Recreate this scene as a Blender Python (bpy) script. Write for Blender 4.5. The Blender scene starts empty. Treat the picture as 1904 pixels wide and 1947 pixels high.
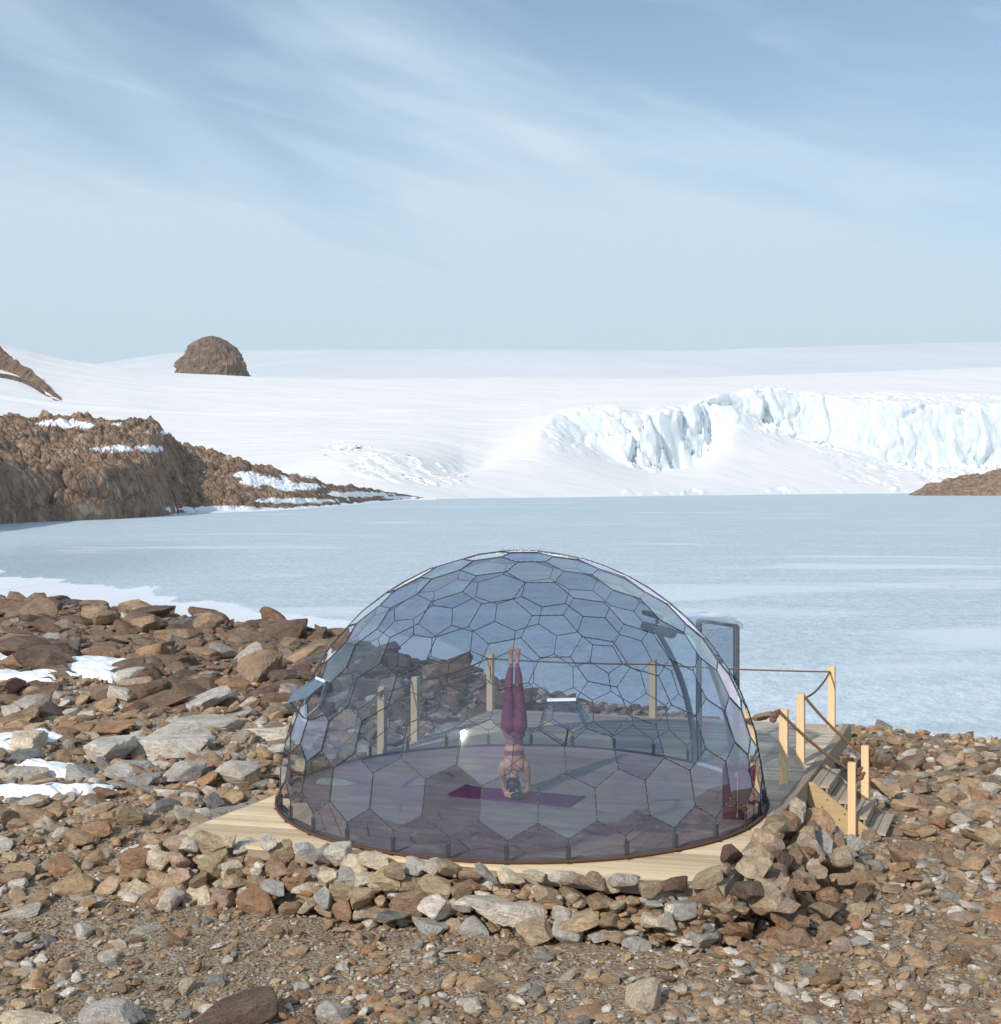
import bpy, bmesh, math, random
import numpy as np
from mathutils import Vector, Matrix, Quaternion

R = math.radians
random.seed(7)
rng = np.random.default_rng(11)
scene = bpy.context.scene
C = scene.collection

# ------------------------------------------------------------------ camera, light, exposure
CH = 3.54            # camera height over the deck
FD, YH, XC = 2526.0, 915.0, 952.0   # measured focal length, horizon and centre of the photograph
cam_d = bpy.data.cameras.new('camera'); cam = bpy.data.objects.new('camera', cam_d); C.objects.link(cam)
cam.location = (0, 0, CH); cam.rotation_euler = (R(90), 0, 0)
cam_d.sensor_fit = 'HORIZONTAL'; cam_d.sensor_width = 36; cam_d.lens = 36 * FD / 1904
cam_d.shift_y = -58.5 / 1904
cam_d.clip_start = 0.1; cam_d.clip_end = 30000
scene.camera = cam
scene.render.resolution_x = 1001; scene.render.resolution_y = 1024
scene.render.engine = 'CYCLES'
scene.cycles.transparent_max_bounces = 24
scene.cycles.max_bounces = 8

SUN_AZ, SUN_EL = 212.0, 31.0      # azimuth clockwise from +Y, elevation
sd = Vector((math.sin(R(SUN_AZ)) * math.cos(R(SUN_EL)), math.cos(R(SUN_AZ)) * math.cos(R(SUN_EL)), math.sin(R(SUN_EL))))
sl = bpy.data.lights.new('sun', 'SUN'); sl.energy = 3.9; sl.angle = R(0.55); sl.color = (1.0, 0.945, 0.87)
so = bpy.data.objects.new('sun', sl); C.objects.link(so); so.rotation_euler = (-sd).to_track_quat('-Z', 'Y').to_euler()
so.location = (-20, -20, 30)

world = bpy.data.worlds.new('World'); scene.world = world; world.use_nodes = True
wt = world.node_tree; wn = wt.nodes; wl = wt.links
for n in list(wn): wn.remove(n)
w_out = wn.new('ShaderNodeOutputWorld'); w_bg = wn.new('ShaderNodeBackground')
sky = wn.new('ShaderNodeTexSky'); sky.sky_type = 'NISHITA'; sky.sun_disc = False
sky.sun_elevation = R(SUN_EL); sky.sun_rotation = R(SUN_AZ); sky.altitude = 100; sky.air_density = 1.0; sky.dust_density = 0.6; sky.ozone_density = 1.5
w_bg.inputs['Strength'].default_value = 0.117
tc = wn.new('ShaderNodeTexCoord')
def wnoise(rot, scale, nscale, detail, dist=0.0, loc=(0, 0, 0)):
    mp0 = wn.new('ShaderNodeMapping'); mp0.inputs['Rotation'].default_value = rot
    mp = wn.new('ShaderNodeMapping'); mp.inputs['Scale'].default_value = scale; mp.inputs['Location'].default_value = loc
    nz = wn.new('ShaderNodeTexNoise'); nz.inputs['Scale'].default_value = nscale; nz.inputs['Detail'].default_value = detail
    nz.inputs['Roughness'].default_value = 0.5; nz.inputs['Distortion'].default_value = dist
    wl.new(tc.outputs['Generated'], mp0.inputs[0]); wl.new(mp0.outputs[0], mp.inputs[0]); wl.new(mp.outputs[0], nz.inputs['Vector']); return nz.outputs['Fac']
def wmath(op, a, b, c=None):
    m = wn.new('ShaderNodeMath'); m.operation = op
    for i, v in enumerate((a, b, c)):
        if v is None: continue
        if isinstance(v, (int, float)): m.inputs[i].default_value = v
        else: wl.new(v, m.inputs[i])
    return m.outputs[0]
def wrange(v, a, b, c, d):
    m = wn.new('ShaderNodeMapRange'); m.interpolation_type = 'SMOOTHSTEP'
    wl.new(v, m.inputs[0])
    for i, x in enumerate((a, b, c, d)): m.inputs[i + 1].default_value = x
    return m.outputs[0]
n1 = wnoise((0, R(-22), 0), (0.8, 0.8, 3.6), 1.35, 4, 0.3, (0.25, 0, 0.5))
n2 = wnoise((0, R(-14), 0), (1.6, 1.6, 9), 3.2, 6, 0.5, (3, 1, 2))
sep = wn.new('ShaderNodeSeparateXYZ'); wl.new(tc.outputs['Generated'], sep.inputs[0])
veil = wrange(sep.outputs['Z'], 0.0, 0.45, 0.52, 0.03)
cl = wmath('ADD', wmath('MULTIPLY', wrange(n1, 0.38, 0.60, 0, 1), 0.56), wmath('MULTIPLY', wrange(n2, 0.44, 0.72, 0, 1), 0.26))
cl = wmath('MINIMUM', wmath('ADD', wmath('ADD', cl, veil), 0.0), 0.92)
mixc = wn.new('ShaderNodeMix'); mixc.data_type = 'RGBA'
tintn = wn.new('ShaderNodeMix'); tintn.data_type = 'RGBA'; tintn.blend_type = 'MULTIPLY'; tintn.inputs[0].default_value = 1.0; wl.new(sky.outputs[0], tintn.inputs[6]); tintn.inputs[7].default_value = (1.0, 1.11, 1.10, 1)
wl.new(cl, mixc.inputs['Factor']); wl.new(tintn.outputs[2], mixc.inputs[6]); mixc.inputs[7].default_value = (5.75, 7.1, 8.15, 1)
wl.new(mixc.outputs[2], w_bg.inputs['Color']); wl.new(w_bg.outputs[0], w_out.inputs['Surface'])

scene.view_settings.view_transform = 'Standard'; scene.view_settings.look = 'None'
scene.view_settings.exposure = 0.0; scene.view_settings.gamma = 1.0

# ------------------------------------------------------------------ helpers
def gp(xd, yd, z=0.0):
    """point at height z seen at (xd, yd) of the photograph (measurements converted to metres)"""
    Y = FD * (CH - z) / (yd - YH); return ((xd - XC) * Y / FD, Y)
def sstep(a, b, x):
    t = np.clip((np.asarray(x, float) - a) / (b - a), 0, 1); return t * t * (3 - 2 * t)

_p = np.random.default_rng(5).permutation(256); _p = np.concatenate([_p, _p, _p])
_g3 = np.random.default_rng(6).normal(size=(256, 3)); _g3 /= np.linalg.norm(_g3, axis=1)[:, None]
def perlin(x, y, z=0.0):
    x, y, z = np.broadcast_arrays(np.asarray(x, float), np.asarray(y, float), np.asarray(z, float))
    xi, yi, zi = np.floor(x).astype(int), np.floor(y).astype(int), np.floor(z).astype(int)
    xf, yf, zf = x - xi, y - yi, z - zi
    f = lambda t: t * t * t * (t * (t * 6 - 15) + 10)
    u, v, w = f(xf), f(yf), f(zf)
    def g(a, b, c):
        h = _p[_p[_p[(xi + a) & 255] + ((yi + b) & 255)] + ((zi + c) & 255)]
        gr = _g3[h]; return gr[..., 0] * (xf - a) + gr[..., 1] * (yf - b) + gr[..., 2] * (zf - c)
    L = lambda a, b, t: a + t * (b - a)
    return L(L(L(g(0,0,0), g(1,0,0), u), L(g(0,1,0), g(1,1,0), u), v), L(L(g(0,0,1), g(1,0,1), u), L(g(0,1,1), g(1,1,1), u), v), w) * 1.5
def fbm(x, y, z=0.0, o=4, ridged=False):
    s = 0; a = 1.0; f = 1.0; tot = 0
    for i in range(o):
        n = perlin(np.asarray(x) * f + 7.3 * i, np.asarray(y) * f + 3.1 * i, np.asarray(z) * f)
        if ridged: n = 1 - 2 * np.abs(n)
        s = s + a * n; tot += a; a *= 0.5; f *= 2.03
    return s / tot
def worley(x, y, z=0.0):
    """F1, F2 and a random value of the nearest cell"""
    x, y, z = np.broadcast_arrays(np.asarray(x, float), np.asarray(y, float), np.asarray(z, float))
    xi, yi, zi = np.floor(x).astype(int), np.floor(y).astype(int), np.floor(z).astype(int)
    f1 = np.full(x.shape, 9.0); f2 = np.full(x.shape, 9.0); rv = np.zeros(x.shape)
    for a in (-1, 0, 1):
        for b in (-1, 0, 1):
            for c in (-1, 0, 1):
                h = _p[_p[_p[(xi + a) & 255] + ((yi + b) & 255)] + ((zi + c) & 255)]
                px = xi + a + (_p[h] / 255.0); py = yi + b + (_p[h + 1] / 255.0); pz = zi + c + (_p[h + 2] / 255.0)
                d = np.sqrt((px - x) ** 2 + (py - y) ** 2 + (pz - z) ** 2)
                nr = d < f1
                f2 = np.where(nr, f1, np.minimum(f2, d)); rv = np.where(nr, h / 255.0, rv); f1 = np.where(nr, d, f1)
    return f1, f2, rv

def tag(o, label=None, cat=None, group=None, kind=None):
    if label: o['label'] = label
    if cat: o['category'] = cat
    if group: o['group'] = group
    if kind: o['kind'] = kind
    return o
def link(name, me, mat=None, parent=None, smooth=False):
    o = bpy.data.objects.new(name, me); C.objects.link(o)
    if mat: me.materials.append(mat)
    if parent: o.parent = parent
    if smooth: me.polygons.foreach_set('use_smooth', [True] * len(me.polygons))
    return o
def empty(name, loc=(0, 0, 0), rz=0.0):
    o = bpy.data.objects.new(name, None); C.objects.link(o); o.location = loc; o.rotation_euler = (0, 0, rz); o.empty_display_size = 0.2
    return o
def np_mesh(name, V, F, smooth=False):
    me = bpy.data.meshes.new(name); V = np.asarray(V, np.float32); F = np.asarray(F, np.int32)
    me.vertices.add(len(V)); me.vertices.foreach_set('co', V.ravel())
    k = F.shape[1]; me.loops.add(F.size); me.loops.foreach_set('vertex_index', F.ravel())
    me.polygons.add(len(F)); me.polygons.foreach_set('loop_start', np.arange(0, F.size, k, dtype=np.int32))
    me.polygons.foreach_set('use_smooth', np.full(len(F), smooth)); me.update(calc_edges=True); me.validate(); return me
def grid_mesh(name, X, Y, Z, smooth=True):
    r, c = X.shape; V = np.stack([X, Y, Z], -1).reshape(-1, 3)
    i = np.arange(r * c).reshape(r, c)
    F = np.stack([i[:-1, :-1], i[:-1, 1:], i[1:, 1:], i[1:, :-1]], -1).reshape(-1, 4)
    return np_mesh(name, V, F, smooth)

class MB:
    """collects shapes, builds ONE mesh"""
    def __init__(s): s.v = []; s.f = []
    def add(s, V, F):
        n = len(s.v); s.v += [tuple(v) for v in V]; s.f += [tuple(i + n for i in f) for f in F]; return s
    def box(s, c, size, rz=0.0, M=None, bev=0.0):
        hx, hy, hz = [a / 2 for a in size]
        m = Matrix.Translation(Vector(c)) @ (M if M else Matrix.Rotation(rz, 4, 'Z'))
        bm = bmesh.new(); bmesh.ops.create_cube(bm, size=1.0); bmesh.ops.scale(bm, vec=size, verts=bm.verts)
        if bev: bmesh.ops.bevel(bm, geom=bm.edges[:], offset=bev, segments=1, affect='EDGES')
        bmesh.ops.transform(bm, matrix=m, verts=bm.verts); bm.verts.index_update()
        s.add([v.co[:] for v in bm.verts], [[v.index for v in f.verts] for f in bm.faces]); bm.free(); return s
    def bar(s, a, b, w, t, up=Vector((0, 0, 1)), bev=0.0):
        a = Vector(a); b = Vector(b); d = b - a
        if d.length < 1e-5: return s
        x = d.normalized(); y = Vector(up).cross(x)
        if y.length < 1e-4: y = Vector((1, 0, 0)).cross(x)
        y.normalize(); z = x.cross(y); M = Matrix((x, y, z)).transposed().to_4x4()
        return s.box((a + b) / 2, (d.length, w, t), M=M, bev=bev)
    def tube(s, pts, r, n=8, caps=True):
        pts = [Vector(p) for p in pts]; rr = r if isinstance(r, (list, tuple)) else [r] * len(pts)
        V = []; F = []; prev = None
        for i, p in enumerate(pts):
            t = (pts[min(i + 1, len(pts) - 1)] - pts[max(i - 1, 0)]).normalized()
            if prev is None: nrm = t.orthogonal().normalized()
            else:
                nrm = prev - t * prev.dot(t)
                nrm = nrm.normalized() if nrm.length > 1e-6 else t.orthogonal().normalized()
            prev = nrm; b = t.cross(nrm)
            for k in range(n):
                a = 2 * math.pi * k / n; V.append(p + (nrm * math.cos(a) + b * math.sin(a)) * rr[i])
        for i in range(len(pts) - 1):
            for k in range(n): F.append((i * n + k, i * n + (k + 1) % n, (i + 1) * n + (k + 1) % n, (i + 1) * n + k))
        if caps: F.append(tuple(range(n))[::-1]); F.append(tuple((len(pts) - 1) * n + k for k in range(n)))
        return s.add(V, F)
    def rope(s, pts, r, pitch=0.07, n=6):
        """three twisted strands along a path"""
        P = [Vector(p) for p in pts]; L = [0]
        for i in range(1, len(P)): L.append(L[-1] + (P[i] - P[i - 1]).length)
        N = max(6, int(L[-1] / pitch * 8)); q = np.linspace(0, L[-1], N)
        A = np.array([p[:] for p in P]); S = np.stack([np.interp(q, L, A[:, k]) for k in range(3)], 1)
        T = np.gradient(S, axis=0); T /= np.linalg.norm(T, axis=1)[:, None] + 1e-9
        u = np.cross(T, [0.03, 0.02, 1.0]); nn = np.linalg.norm(u, axis=1)[:, None]; u = np.where(nn > 1e-3, u / np.maximum(nn, 1e-3), [1, 0, 0]); w = np.cross(T, u)
        for k in range(3):
            a = q / pitch * 2 * math.pi + k * 2 * math.pi / 3
            s.tube([tuple(x) for x in S + (u * np.cos(a)[:, None] + w * np.sin(a)[:, None]) * r * 0.5], r * 0.56, n)
        return s
    def ball(s, c, r, sub=1, sc=(1, 1, 1)):
        bm = bmesh.new(); bmesh.ops.create_icosphere(bm, subdivisions=sub, radius=r)
        bmesh.ops.scale(bm, vec=sc, verts=bm.verts); bmesh.ops.translate(bm, vec=c, verts=bm.verts); bm.verts.index_update()
        s.add([v.co[:] for v in bm.verts], [[v.index for v in f.verts] for f in bm.faces]); bm.free(); return s
    def mesh(s, name): 
        me = bpy.data.meshes.new(name); me.from_pydata(s.v, [], s.f); me.update(); return me
    def build(s, name, mat, parent=None, smooth=False, loc=None):
        if loc is not None:
            l = Vector(loc); s.v = [tuple(Vector(v) - l) for v in s.v]
        o = link(name, s.mesh(name), mat, parent, smooth)
        if loc is not None: o.location = loc
        return o

# ------------------------------------------------------------------ materials
class NT:
    def __init__(s, name):
        s.m = bpy.data.materials.new(name); s.m.use_nodes = True; s.t = s.m.node_tree; s.n = s.t.nodes; s.l = s.t.links
        for x in list(s.n): s.n.remove(x)
        s.out = s.n.new('ShaderNodeOutputMaterial'); s.tc = s.n.new('ShaderNodeTexCoord')
    def put(s, inp, v):
        if hasattr(v, 'is_linked') or hasattr(v, 'links'): s.l.new(v, inp)
        elif isinstance(v, (tuple, list)): inp.default_value = tuple(v) + ((1,) if len(v) == 3 and len(inp.default_value) == 4 else ())
        else: inp.default_value = v
    def node(s, typ, props=None, **inp):
        x = s.n.new(typ)
        for k, v in (props or {}).items(): setattr(x, k, v)
        for k, v in inp.items(): s.put(x.inputs[k.replace('_', ' ')], v)
        return x
    def coord(s, which='Object', scale=(1, 1, 1), rot=(0, 0, 0)):
        m = s.node('ShaderNodeMapping', None, Scale=scale, Rotation=rot); s.l.new(s.tc.outputs[which], m.inputs[0]); return m.outputs[0]
    def geo(s, out='Position'): return s.n.new('ShaderNodeNewGeometry').outputs[out]
    def noise(s, vec, scale, detail=4, rough=0.55, dist=0.0):
        return s.node('ShaderNodeTexNoise', None, Vector=vec, Scale=scale, Detail=detail, Roughness=rough, Distortion=dist).outputs['Fac']
    def voro(s, vec, scale, feat='F1', out='Distance'):
        return s.node('ShaderNodeTexVoronoi', {'feature': feat}, Vector=vec, Scale=scale).outputs[out]
    def ramp(s, fac, stops, interp='LINEAR'):
        x = s.n.new('ShaderNodeValToRGB'); x.color_ramp.interpolation = interp; e = x.color_ramp.elements
        while len(e) < len(stops): e.new(0.5)
        for i, (p, c) in enumerate(stops): e[i].position = p; e[i].color = tuple(c) + (1,) if len(c) == 3 else c
        s.l.new(fac, x.inputs[0]); return x.outputs[0]
    def rng(s, v, a, b, c=0.0, d=1.0, smooth=False):
        x = s.n.new('ShaderNodeMapRange')
        if smooth: x.interpolation_type = 'SMOOTHSTEP'
        s.l.new(v, x.inputs[0])
        for i, q in enumerate((a, b, c, d)): x.inputs[i + 1].default_value = q
        return x.outputs[0]
    def math(s, op, a, b=None):
        x = s.n.new('ShaderNodeMath'); x.operation = op; s.put(x.inputs[0], a)
        if b is not None: s.put(x.inputs[1], b)
        return x.outputs[0]
    def mix(s, f, a, b, blend='MIX'):
        x = s.n.new('ShaderNodeMix'); x.data_type = 'RGBA'; x.blend_type = blend
        s.put(x.inputs[0], f); s.put(x.inputs[6], a); s.put(x.inputs[7], b); return x.outputs[2]
    def bump(s, h, dist, strength=1.0, normal=None):
        x = s.node('ShaderNodeBump', None, Height=h, Distance=dist, Strength=strength)
        if normal: s.l.new(normal, x.inputs['Normal'])
        return x.outputs[0]
    def pbr(s, color, rough=0.6, normal=None, metal=0.0, spec=None, **kw):
        b = s.n.new('ShaderNodeBsdfPrincipled'); s.put(b.inputs['Base Color'], color); s.put(b.inputs['Roughness'], rough); s.put(b.inputs['Metallic'], metal)
        if spec is not None: s.put(b.inputs['Specular IOR Level'], spec)
        if normal: s.l.new(normal, b.inputs['Normal'])
        for k, v in kw.items(): s.put(b.inputs[k.replace('_', ' ')], v)
        s.l.new(b.outputs[0], s.out.inputs['Surface']); return s.m

PAL = [(0.00, (0.233, 0.156, 0.096)), (0.15, (0.298, 0.202, 0.124)), (0.34, (0.189, 0.128, 0.083)), (0.48, (0.347, 0.246, 0.157)), (0.62, (0.281, 0.236, 0.188)),
       (0.71, (0.373, 0.320, 0.264)), (0.79, (0.271, 0.156, 0.087)), (0.88, (0.455, 0.404, 0.346)), (0.93, (0.179, 0.163, 0.144)), (0.98, (0.509, 0.468, 0.412))]
def rock_material(name, mode, pal=PAL, bscale=1.0):
    t = NT(name)
    v = t.coord('Object', (bscale,) * 3)
    if mode == 'object':
        oi = t.n.new('ShaderNodeObjectInfo'); base = oi.outputs['Color']
        off = t.math('MULTIPLY', oi.outputs['Random'], 40.0)
        vv = t.node('ShaderNodeVectorMath', {'operation': 'ADD'}); t.l.new(v, vv.inputs[0]); t.l.new(off, vv.inputs[1]); v = vv.outputs[0]
    else:
        base = t.ramp(t.geo('Random Per Island'), pal, 'CONSTANT')
    st = t.node('ShaderNodeMapping', None, Vector=v, Scale=(1, 1, 4.5), Rotation=(0.35, 0.2, 0.4)).outputs[0]
    a = t.noise(v, 1.6, 5, 0.6); b = t.noise(v, 9, 6, 0.7); c = t.noise(st, 3.2, 6, 0.65, 0.6)
    f = t.math('MULTIPLY', t.rng(a, 0.3, 0.7, 0.78 * 1.36, 1.2 * 1.36), t.rng(b, 0.25, 0.75, 0.66, 1.36))
    f = t.math('MULTIPLY', f, t.rng(c, 0.3, 0.7, 0.75, 1.25))
    col = t.mix(1.0, base, t.node('ShaderNodeCombineColor', None, Red=f, Green=f, Blue=f).outputs[0], 'MULTIPLY')
    col = t.mix(t.rng(t.noise(v, 2.3, 4, 0.6), 0.52, 0.70, 0, 0.4), col, t.mix(1.0, base, (1.10, 0.88, 0.68), 'MULTIPLY'))   # iron stain
    col = t.mix(t.rng(c, 0.62, 0.74, 0, 0.4), col, (0.52, 0.50, 0.47))                                                       # pale mineral bands
    h = t.math('ADD', t.math('MULTIPLY', c, 0.8), t.math('ADD', b, t.math('MULTIPLY', t.noise(v, 28, 3, 0.7), 0.35)))
    return t.pbr(col, 0.88, t.bump(h, 0.10 if mode == 'object' else 0.03, 0.75), spec=0.25)
M = {}
M['rock'] = rock_material('rock', 'object')
M['rubble'] = rock_material('rubble', 'island', bscale=3.2)
PAL_L = [(0.0, (0.125, 0.082, 0.057)), (0.18, (0.159, 0.104, 0.071)), (0.38, (0.095, 0.064, 0.048)), (0.54, (0.181, 0.123, 0.087)), (0.70, (0.155, 0.092, 0.061)), (0.82, (0.194, 0.149, 0.117)),
         (0.90, (0.284, 0.246, 0.217)), (0.94, (0.103, 0.092, 0.085)), (0.985, (0.361, 0.327, 0.296))]
M['rubble_dark'] = rock_material('rubble_dark', 'island', PAL_L, 2.0)

def m_ground():
    t = NT('ground'); v = t.coord('Object')
    a = t.noise(v, 0.35, 5, 0.6); b = t.noise(v, 5, 6, 0.7); cell = t.voro(v, 22, 'F1', 'Color'); d = t.voro(v, 22); d2 = t.voro(v, 55)
    col = t.ramp(b, [(0.3, (0.23, 0.165, 0.105)), (0.5, (0.33, 0.245, 0.16)), (0.72, (0.43, 0.335, 0.23))])
    sepc = t.node('ShaderNodeSeparateColor', None, Color=cell)
    stone = t.ramp(sepc.outputs[0], [(0.0, (0.17, 0.115, 0.075)), (0.45, (0.27, 0.19, 0.125)), (0.75, (0.34, 0.29, 0.24)), (0.95, (0.48, 0.44, 0.39))])
    col = t.mix(t.rng(sepc.outputs[1], 0.35, 0.55, 0, 0.85), col, stone)
    col = t.mix(t.rng(a, 0.35, 0.65, 0, 0.35), col, (0.28, 0.225, 0.165))
    h = t.math('ADD', t.math('MULTIPLY', t.rng(d, 0, 0.5, 1, 0), 1.0), t.math('ADD', t.math('MULTIPLY', t.rng(d2, 0, 0.5, 1, 0), 0.45), b))
    return t.pbr(col, 0.95, t.bump(h, 0.02, 0.9), spec=0.15)
M['ground'] = m_ground()

def m_cliff(name, snow=0.0, sc=1.0, tone=1.0):
    t = NT(name); v = t.coord('Object', (sc,) * 3)
    a = t.noise(v, 0.045, 6, 0.62); b = t.noise(v, 0.35, 8, 0.72); vst = t.coord('Object', (sc, sc, sc * 0.5)); c = t.noise(vst, 0.3, 6, 0.65, 0.5)
    k = t.voro(t.node('ShaderNodeVectorMath', {'operation': 'ADD'}).outputs[0] if False else vst, 0.42, 'DISTANCE_TO_EDGE')
    q = tone
    col = t.ramp(b, [(0.30, (0.07*q, 0.048*q, 0.036*q)), (0.44, (0.16*q, 0.102*q, 0.068*q)), (0.56, (0.22*q, 0.15*q, 0.105*q)), (0.70, (0.36*q, 0.28*q, 0.215*q))])
    col = t.mix(t.rng(a, 0.48, 0.62, 0, 0.4), col, (0.27*q, 0.165*q, 0.098*q))
    col = t.mix(t.rng(c, 0.56, 0.72, 0, 0.6), col, (0.36*q, 0.32*q, 0.27*q))
    col = t.mix(t.rng(k, 0.0, 0.05, 0.0 if sc < 1 else 0.42, 0), col, (0.05, 0.035, 0.028))
    h = t.math('ADD', b, t.math('MULTIPLY', t.rng(k, 0, 0.12, 0, 1), 0.40))
    if snow:
        nz = t.node('ShaderNodeSeparateXYZ', None, Vector=t.geo('Normal')).outputs[2]
        s_ = t.math('ADD', t.rng(nz, 0.80, 0.97, -0.25, 0.22), t.noise(t.coord('Object', (0.4, 1, 1)), 0.035, 4, 0.55))
        sf = t.rng(s_, 0.80 - snow, 0.85 - snow, 0, 1)
        col = t.mix(sf, col, (0.84, 0.86, 0.89))
    return t.pbr(col, 0.9, t.bump(h, 1.2 / sc, 0.8), spec=0.2)
M['cliff'] = m_cliff('cliff', 0.04, 1.0, 1.55)
M['cliff_far'] = m_cliff('cliff_far', 0.0, 0.35, 0.95)

def m_glacier():
    t = NT('glacier'); v = t.coord('Object')
    nz = t.node('ShaderNodeSeparateXYZ', None, Vector=t.geo('Normal')).outputs[2]
    a = t.noise(v, 0.02, 5, 0.6); b = t.noise(t.coord('Object', (1, 1, 2.5)), 0.12, 7, 0.7)
    col = t.mix(t.rng(a, 0.35, 0.7), (0.84, 0.825, 0.815), (0.865, 0.845, 0.835))
    ice = t.ramp(b, [(0.3, (0.66, 0.79, 0.84)), (0.45, (0.79, 0.86, 0.885)), (0.6, (0.84, 0.865, 0.88))])
    col = t.mix(t.rng(nz, 0.62, 0.90, 0.95, 0.0), col, ice)
    h = t.math('ADD', t.math('MULTIPLY', t.noise(t.coord('Object', (0.35, 1, 1)), 0.05, 6, 0.6), 3.0), t.math('MULTIPLY', b, 0.5))
    return t.pbr(col, 0.8, t.bump(h, 1.0, 0.5), spec=0.3)
M['glacier'] = m_glacier()
def m_snow():
    t = NT('snow'); v = t.coord('Object')
    h = t.math('ADD', t.noise(v, 3, 5, 0.6), t.math('MULTIPLY', t.voro(v, 9), 0.4))
    return t.pbr(t.mix(t.noise(v, 1.5, 3), (0.80, 0.83, 0.87), (0.88, 0.89, 0.91)), 0.75, t.bump(h, 0.05, 0.7), spec=0.3)
M['snow'] = m_snow()
def m_sheet():
    t = NT('ice_sheet'); v = t.coord('Object', (1, 0.35, 1)); a = t.noise(v, 0.0012, 6, 0.6, 0.6)
    col = t.mix(t.rng(a, 0.35, 0.7), (0.70, 0.75, 0.77), (0.80, 0.82, 0.83))
    return t.pbr(col, 0.85, t.bump(t.noise(v, 0.006, 5, 0.6), 14.0, 0.5), spec=0.2)
M['ice_sheet'] = m_sheet()
def m_lake():
    t = NT('lake_ice'); v = t.coord('Object'); vs = t.coord('Object', (0.16, 1.0, 1), (0, 0, R(-5))); vf = t.coord('Object', (1.0, 0.45, 1), (0, 0, R(6)))
    big = t.noise(vs, 0.035, 6, 0.62, 0.8); mid = t.noise(t.coord('Object', (0.45, 0.8, 1), (0, 0, R(-8))), 0.35, 6, 0.66, 0.6); fine = t.noise(vf, 2.6, 6, 0.72); vfine = t.noise(vf, 9, 3, 0.7)
    col = t.ramp(mid, [(0.30, (0.49, 0.57, 0.63)), (0.5, (0.53, 0.61, 0.67)), (0.68, (0.59, 0.66, 0.715))])
    y = t.node('ShaderNodeSeparateXYZ', None, Vector=v).outputs[1]; x = t.node('ShaderNodeSeparateXYZ', None, Vector=v).outputs[0]
    near = t.rng(y, 30, 130, 1, 0)
    wf = t.math('ADD', t.math('MULTIPLY', big, 1.0), t.math('MULTIPLY', near, 0.11))
    col = t.mix(t.rng(wf, 0.57, 0.74, 0, 0.85, True), col, (0.70, 0.765, 0.82))
    gx_ = t.node('ShaderNodeVectorMath', {'operation': 'DISTANCE'}); t.l.new(t.coord('Object', (1, 0.42, 1)), gx_.inputs[0]); gx_.inputs[1].default_value = (-40, 43.5, -3.0)
    gd = t.math('ADD', gx_.outputs['Value'], t.math('MULTIPLY', mid, -14.0)); col = t.mix(t.rng(gd, 0, 14, 0.6, 0, True), col, (0.33, 0.39, 0.44))   # thin grey clear ice
    f = t.math('MULTIPLY', t.rng(fine, 0.25, 0.75, 0.74, 1.26), t.rng(vfine, 0.25, 0.75, 0.74, 1.26))
    col = t.mix(1.0, col, t.node('ShaderNodeCombineColor', None, Red=f, Green=f, Blue=f).outputs[0], 'MULTIPLY')
    h = t.math('ADD', fine, t.math('MULTIPLY', mid, 0.5))
    pt = t.noise(t.coord('Object', (0.35, 1, 1)), 0.10, 5, 0.6, 0.4); px__ = t.rng(x, -2, 14, 0, 1); pt = t.math('ADD', pt, t.math('MULTIPLY', t.math('MULTIPLY', near, px__), 0.13)); col = t.mix(t.rng(pt, 0.56, 0.70, 0, 0.75, True), col, (0.74, 0.79, 0.83))
    return t.pbr(col, 0.55, t.bump(h, 0.04, 0.6), spec=0.3)
M['lake'] = m_lake()

def m_wood(name, c1, c2, axis='X', rz=0.0, island=True, knots=True, rough=0.7, sc=1.0):
    t = NT(name); s = {'X': (0.9, 22, 22), 'Y': (22, 0.9, 22), 'Z': (22, 22, 0.9)}[axis]
    v0 = t.coord('Object', (sc, sc, sc), (0, 0, rz)); 
    if island:
        ri = t.math('MULTIPLY', t.geo('Random Per Island'), 31.0)
        vv = t.node('ShaderNodeVectorMath', {'operation': 'ADD'}); t.l.new(v0, vv.inputs[0]); t.l.new(ri, vv.inputs[1]); v0 = vv.outputs[0]
    v = t.node('ShaderNodeMapping', None, Vector=v0, Scale=s).outputs[0]
    g = t.noise(v, 1.0, 5, 0.6, 0.8); col = t.mix(t.rng(g, 0.3, 0.7), c1, c2)
    if island: 
        f = t.rng(t.geo('Random Per Island'), 0, 1, 0.68, 1.16)
        col = t.mix(1.0, col, t.node('ShaderNodeCombineColor', None, Red=f, Green=f, Blue=t.math('MULTIPLY', f, 0.97)).outputs[0], 'MULTIPLY')
    if knots:
        ks = {'X': (1, 3, 3), 'Y': (3, 1, 3), 'Z': (3, 3, 1)}[axis]
        k = t.voro(t.node('ShaderNodeMapping', None, Vector=v0, Scale=ks).outputs[0], 2.0)
        col = t.mix(t.rng(k, 0.03, 0.09, 0.65, 0), col, tuple(x * 0.42 for x in c1))
    col = t.mix(t.rng(t.noise(v0, 1.1, 4), 0.45, 0.75, 0, 0.35), col, tuple(0.72 * x + 0.02 for x in c1))
    return t.pbr(col, rough, t.bump(g, 0.003, 0.6), spec=0.3)
PR = -13.0
M['deck'] = m_wood('decking_wood', (0.70, 0.515, 0.32), (0.86, 0.675, 0.465), 'X', R(-PR))
M['deck_old'] = m_wood('weathered_decking', (0.51, 0.41, 0.325), (0.66, 0.545, 0.44), 'X', R(-PR))
M['beam'] = m_wood('weathered_beam', (0.30, 0.235, 0.175), (0.40, 0.32, 0.245), 'Y', 0)
M['post'] = m_wood('post_wood', (0.72, 0.49, 0.265), (0.86, 0.62, 0.37), 'Z', 0, island=False)
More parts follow.
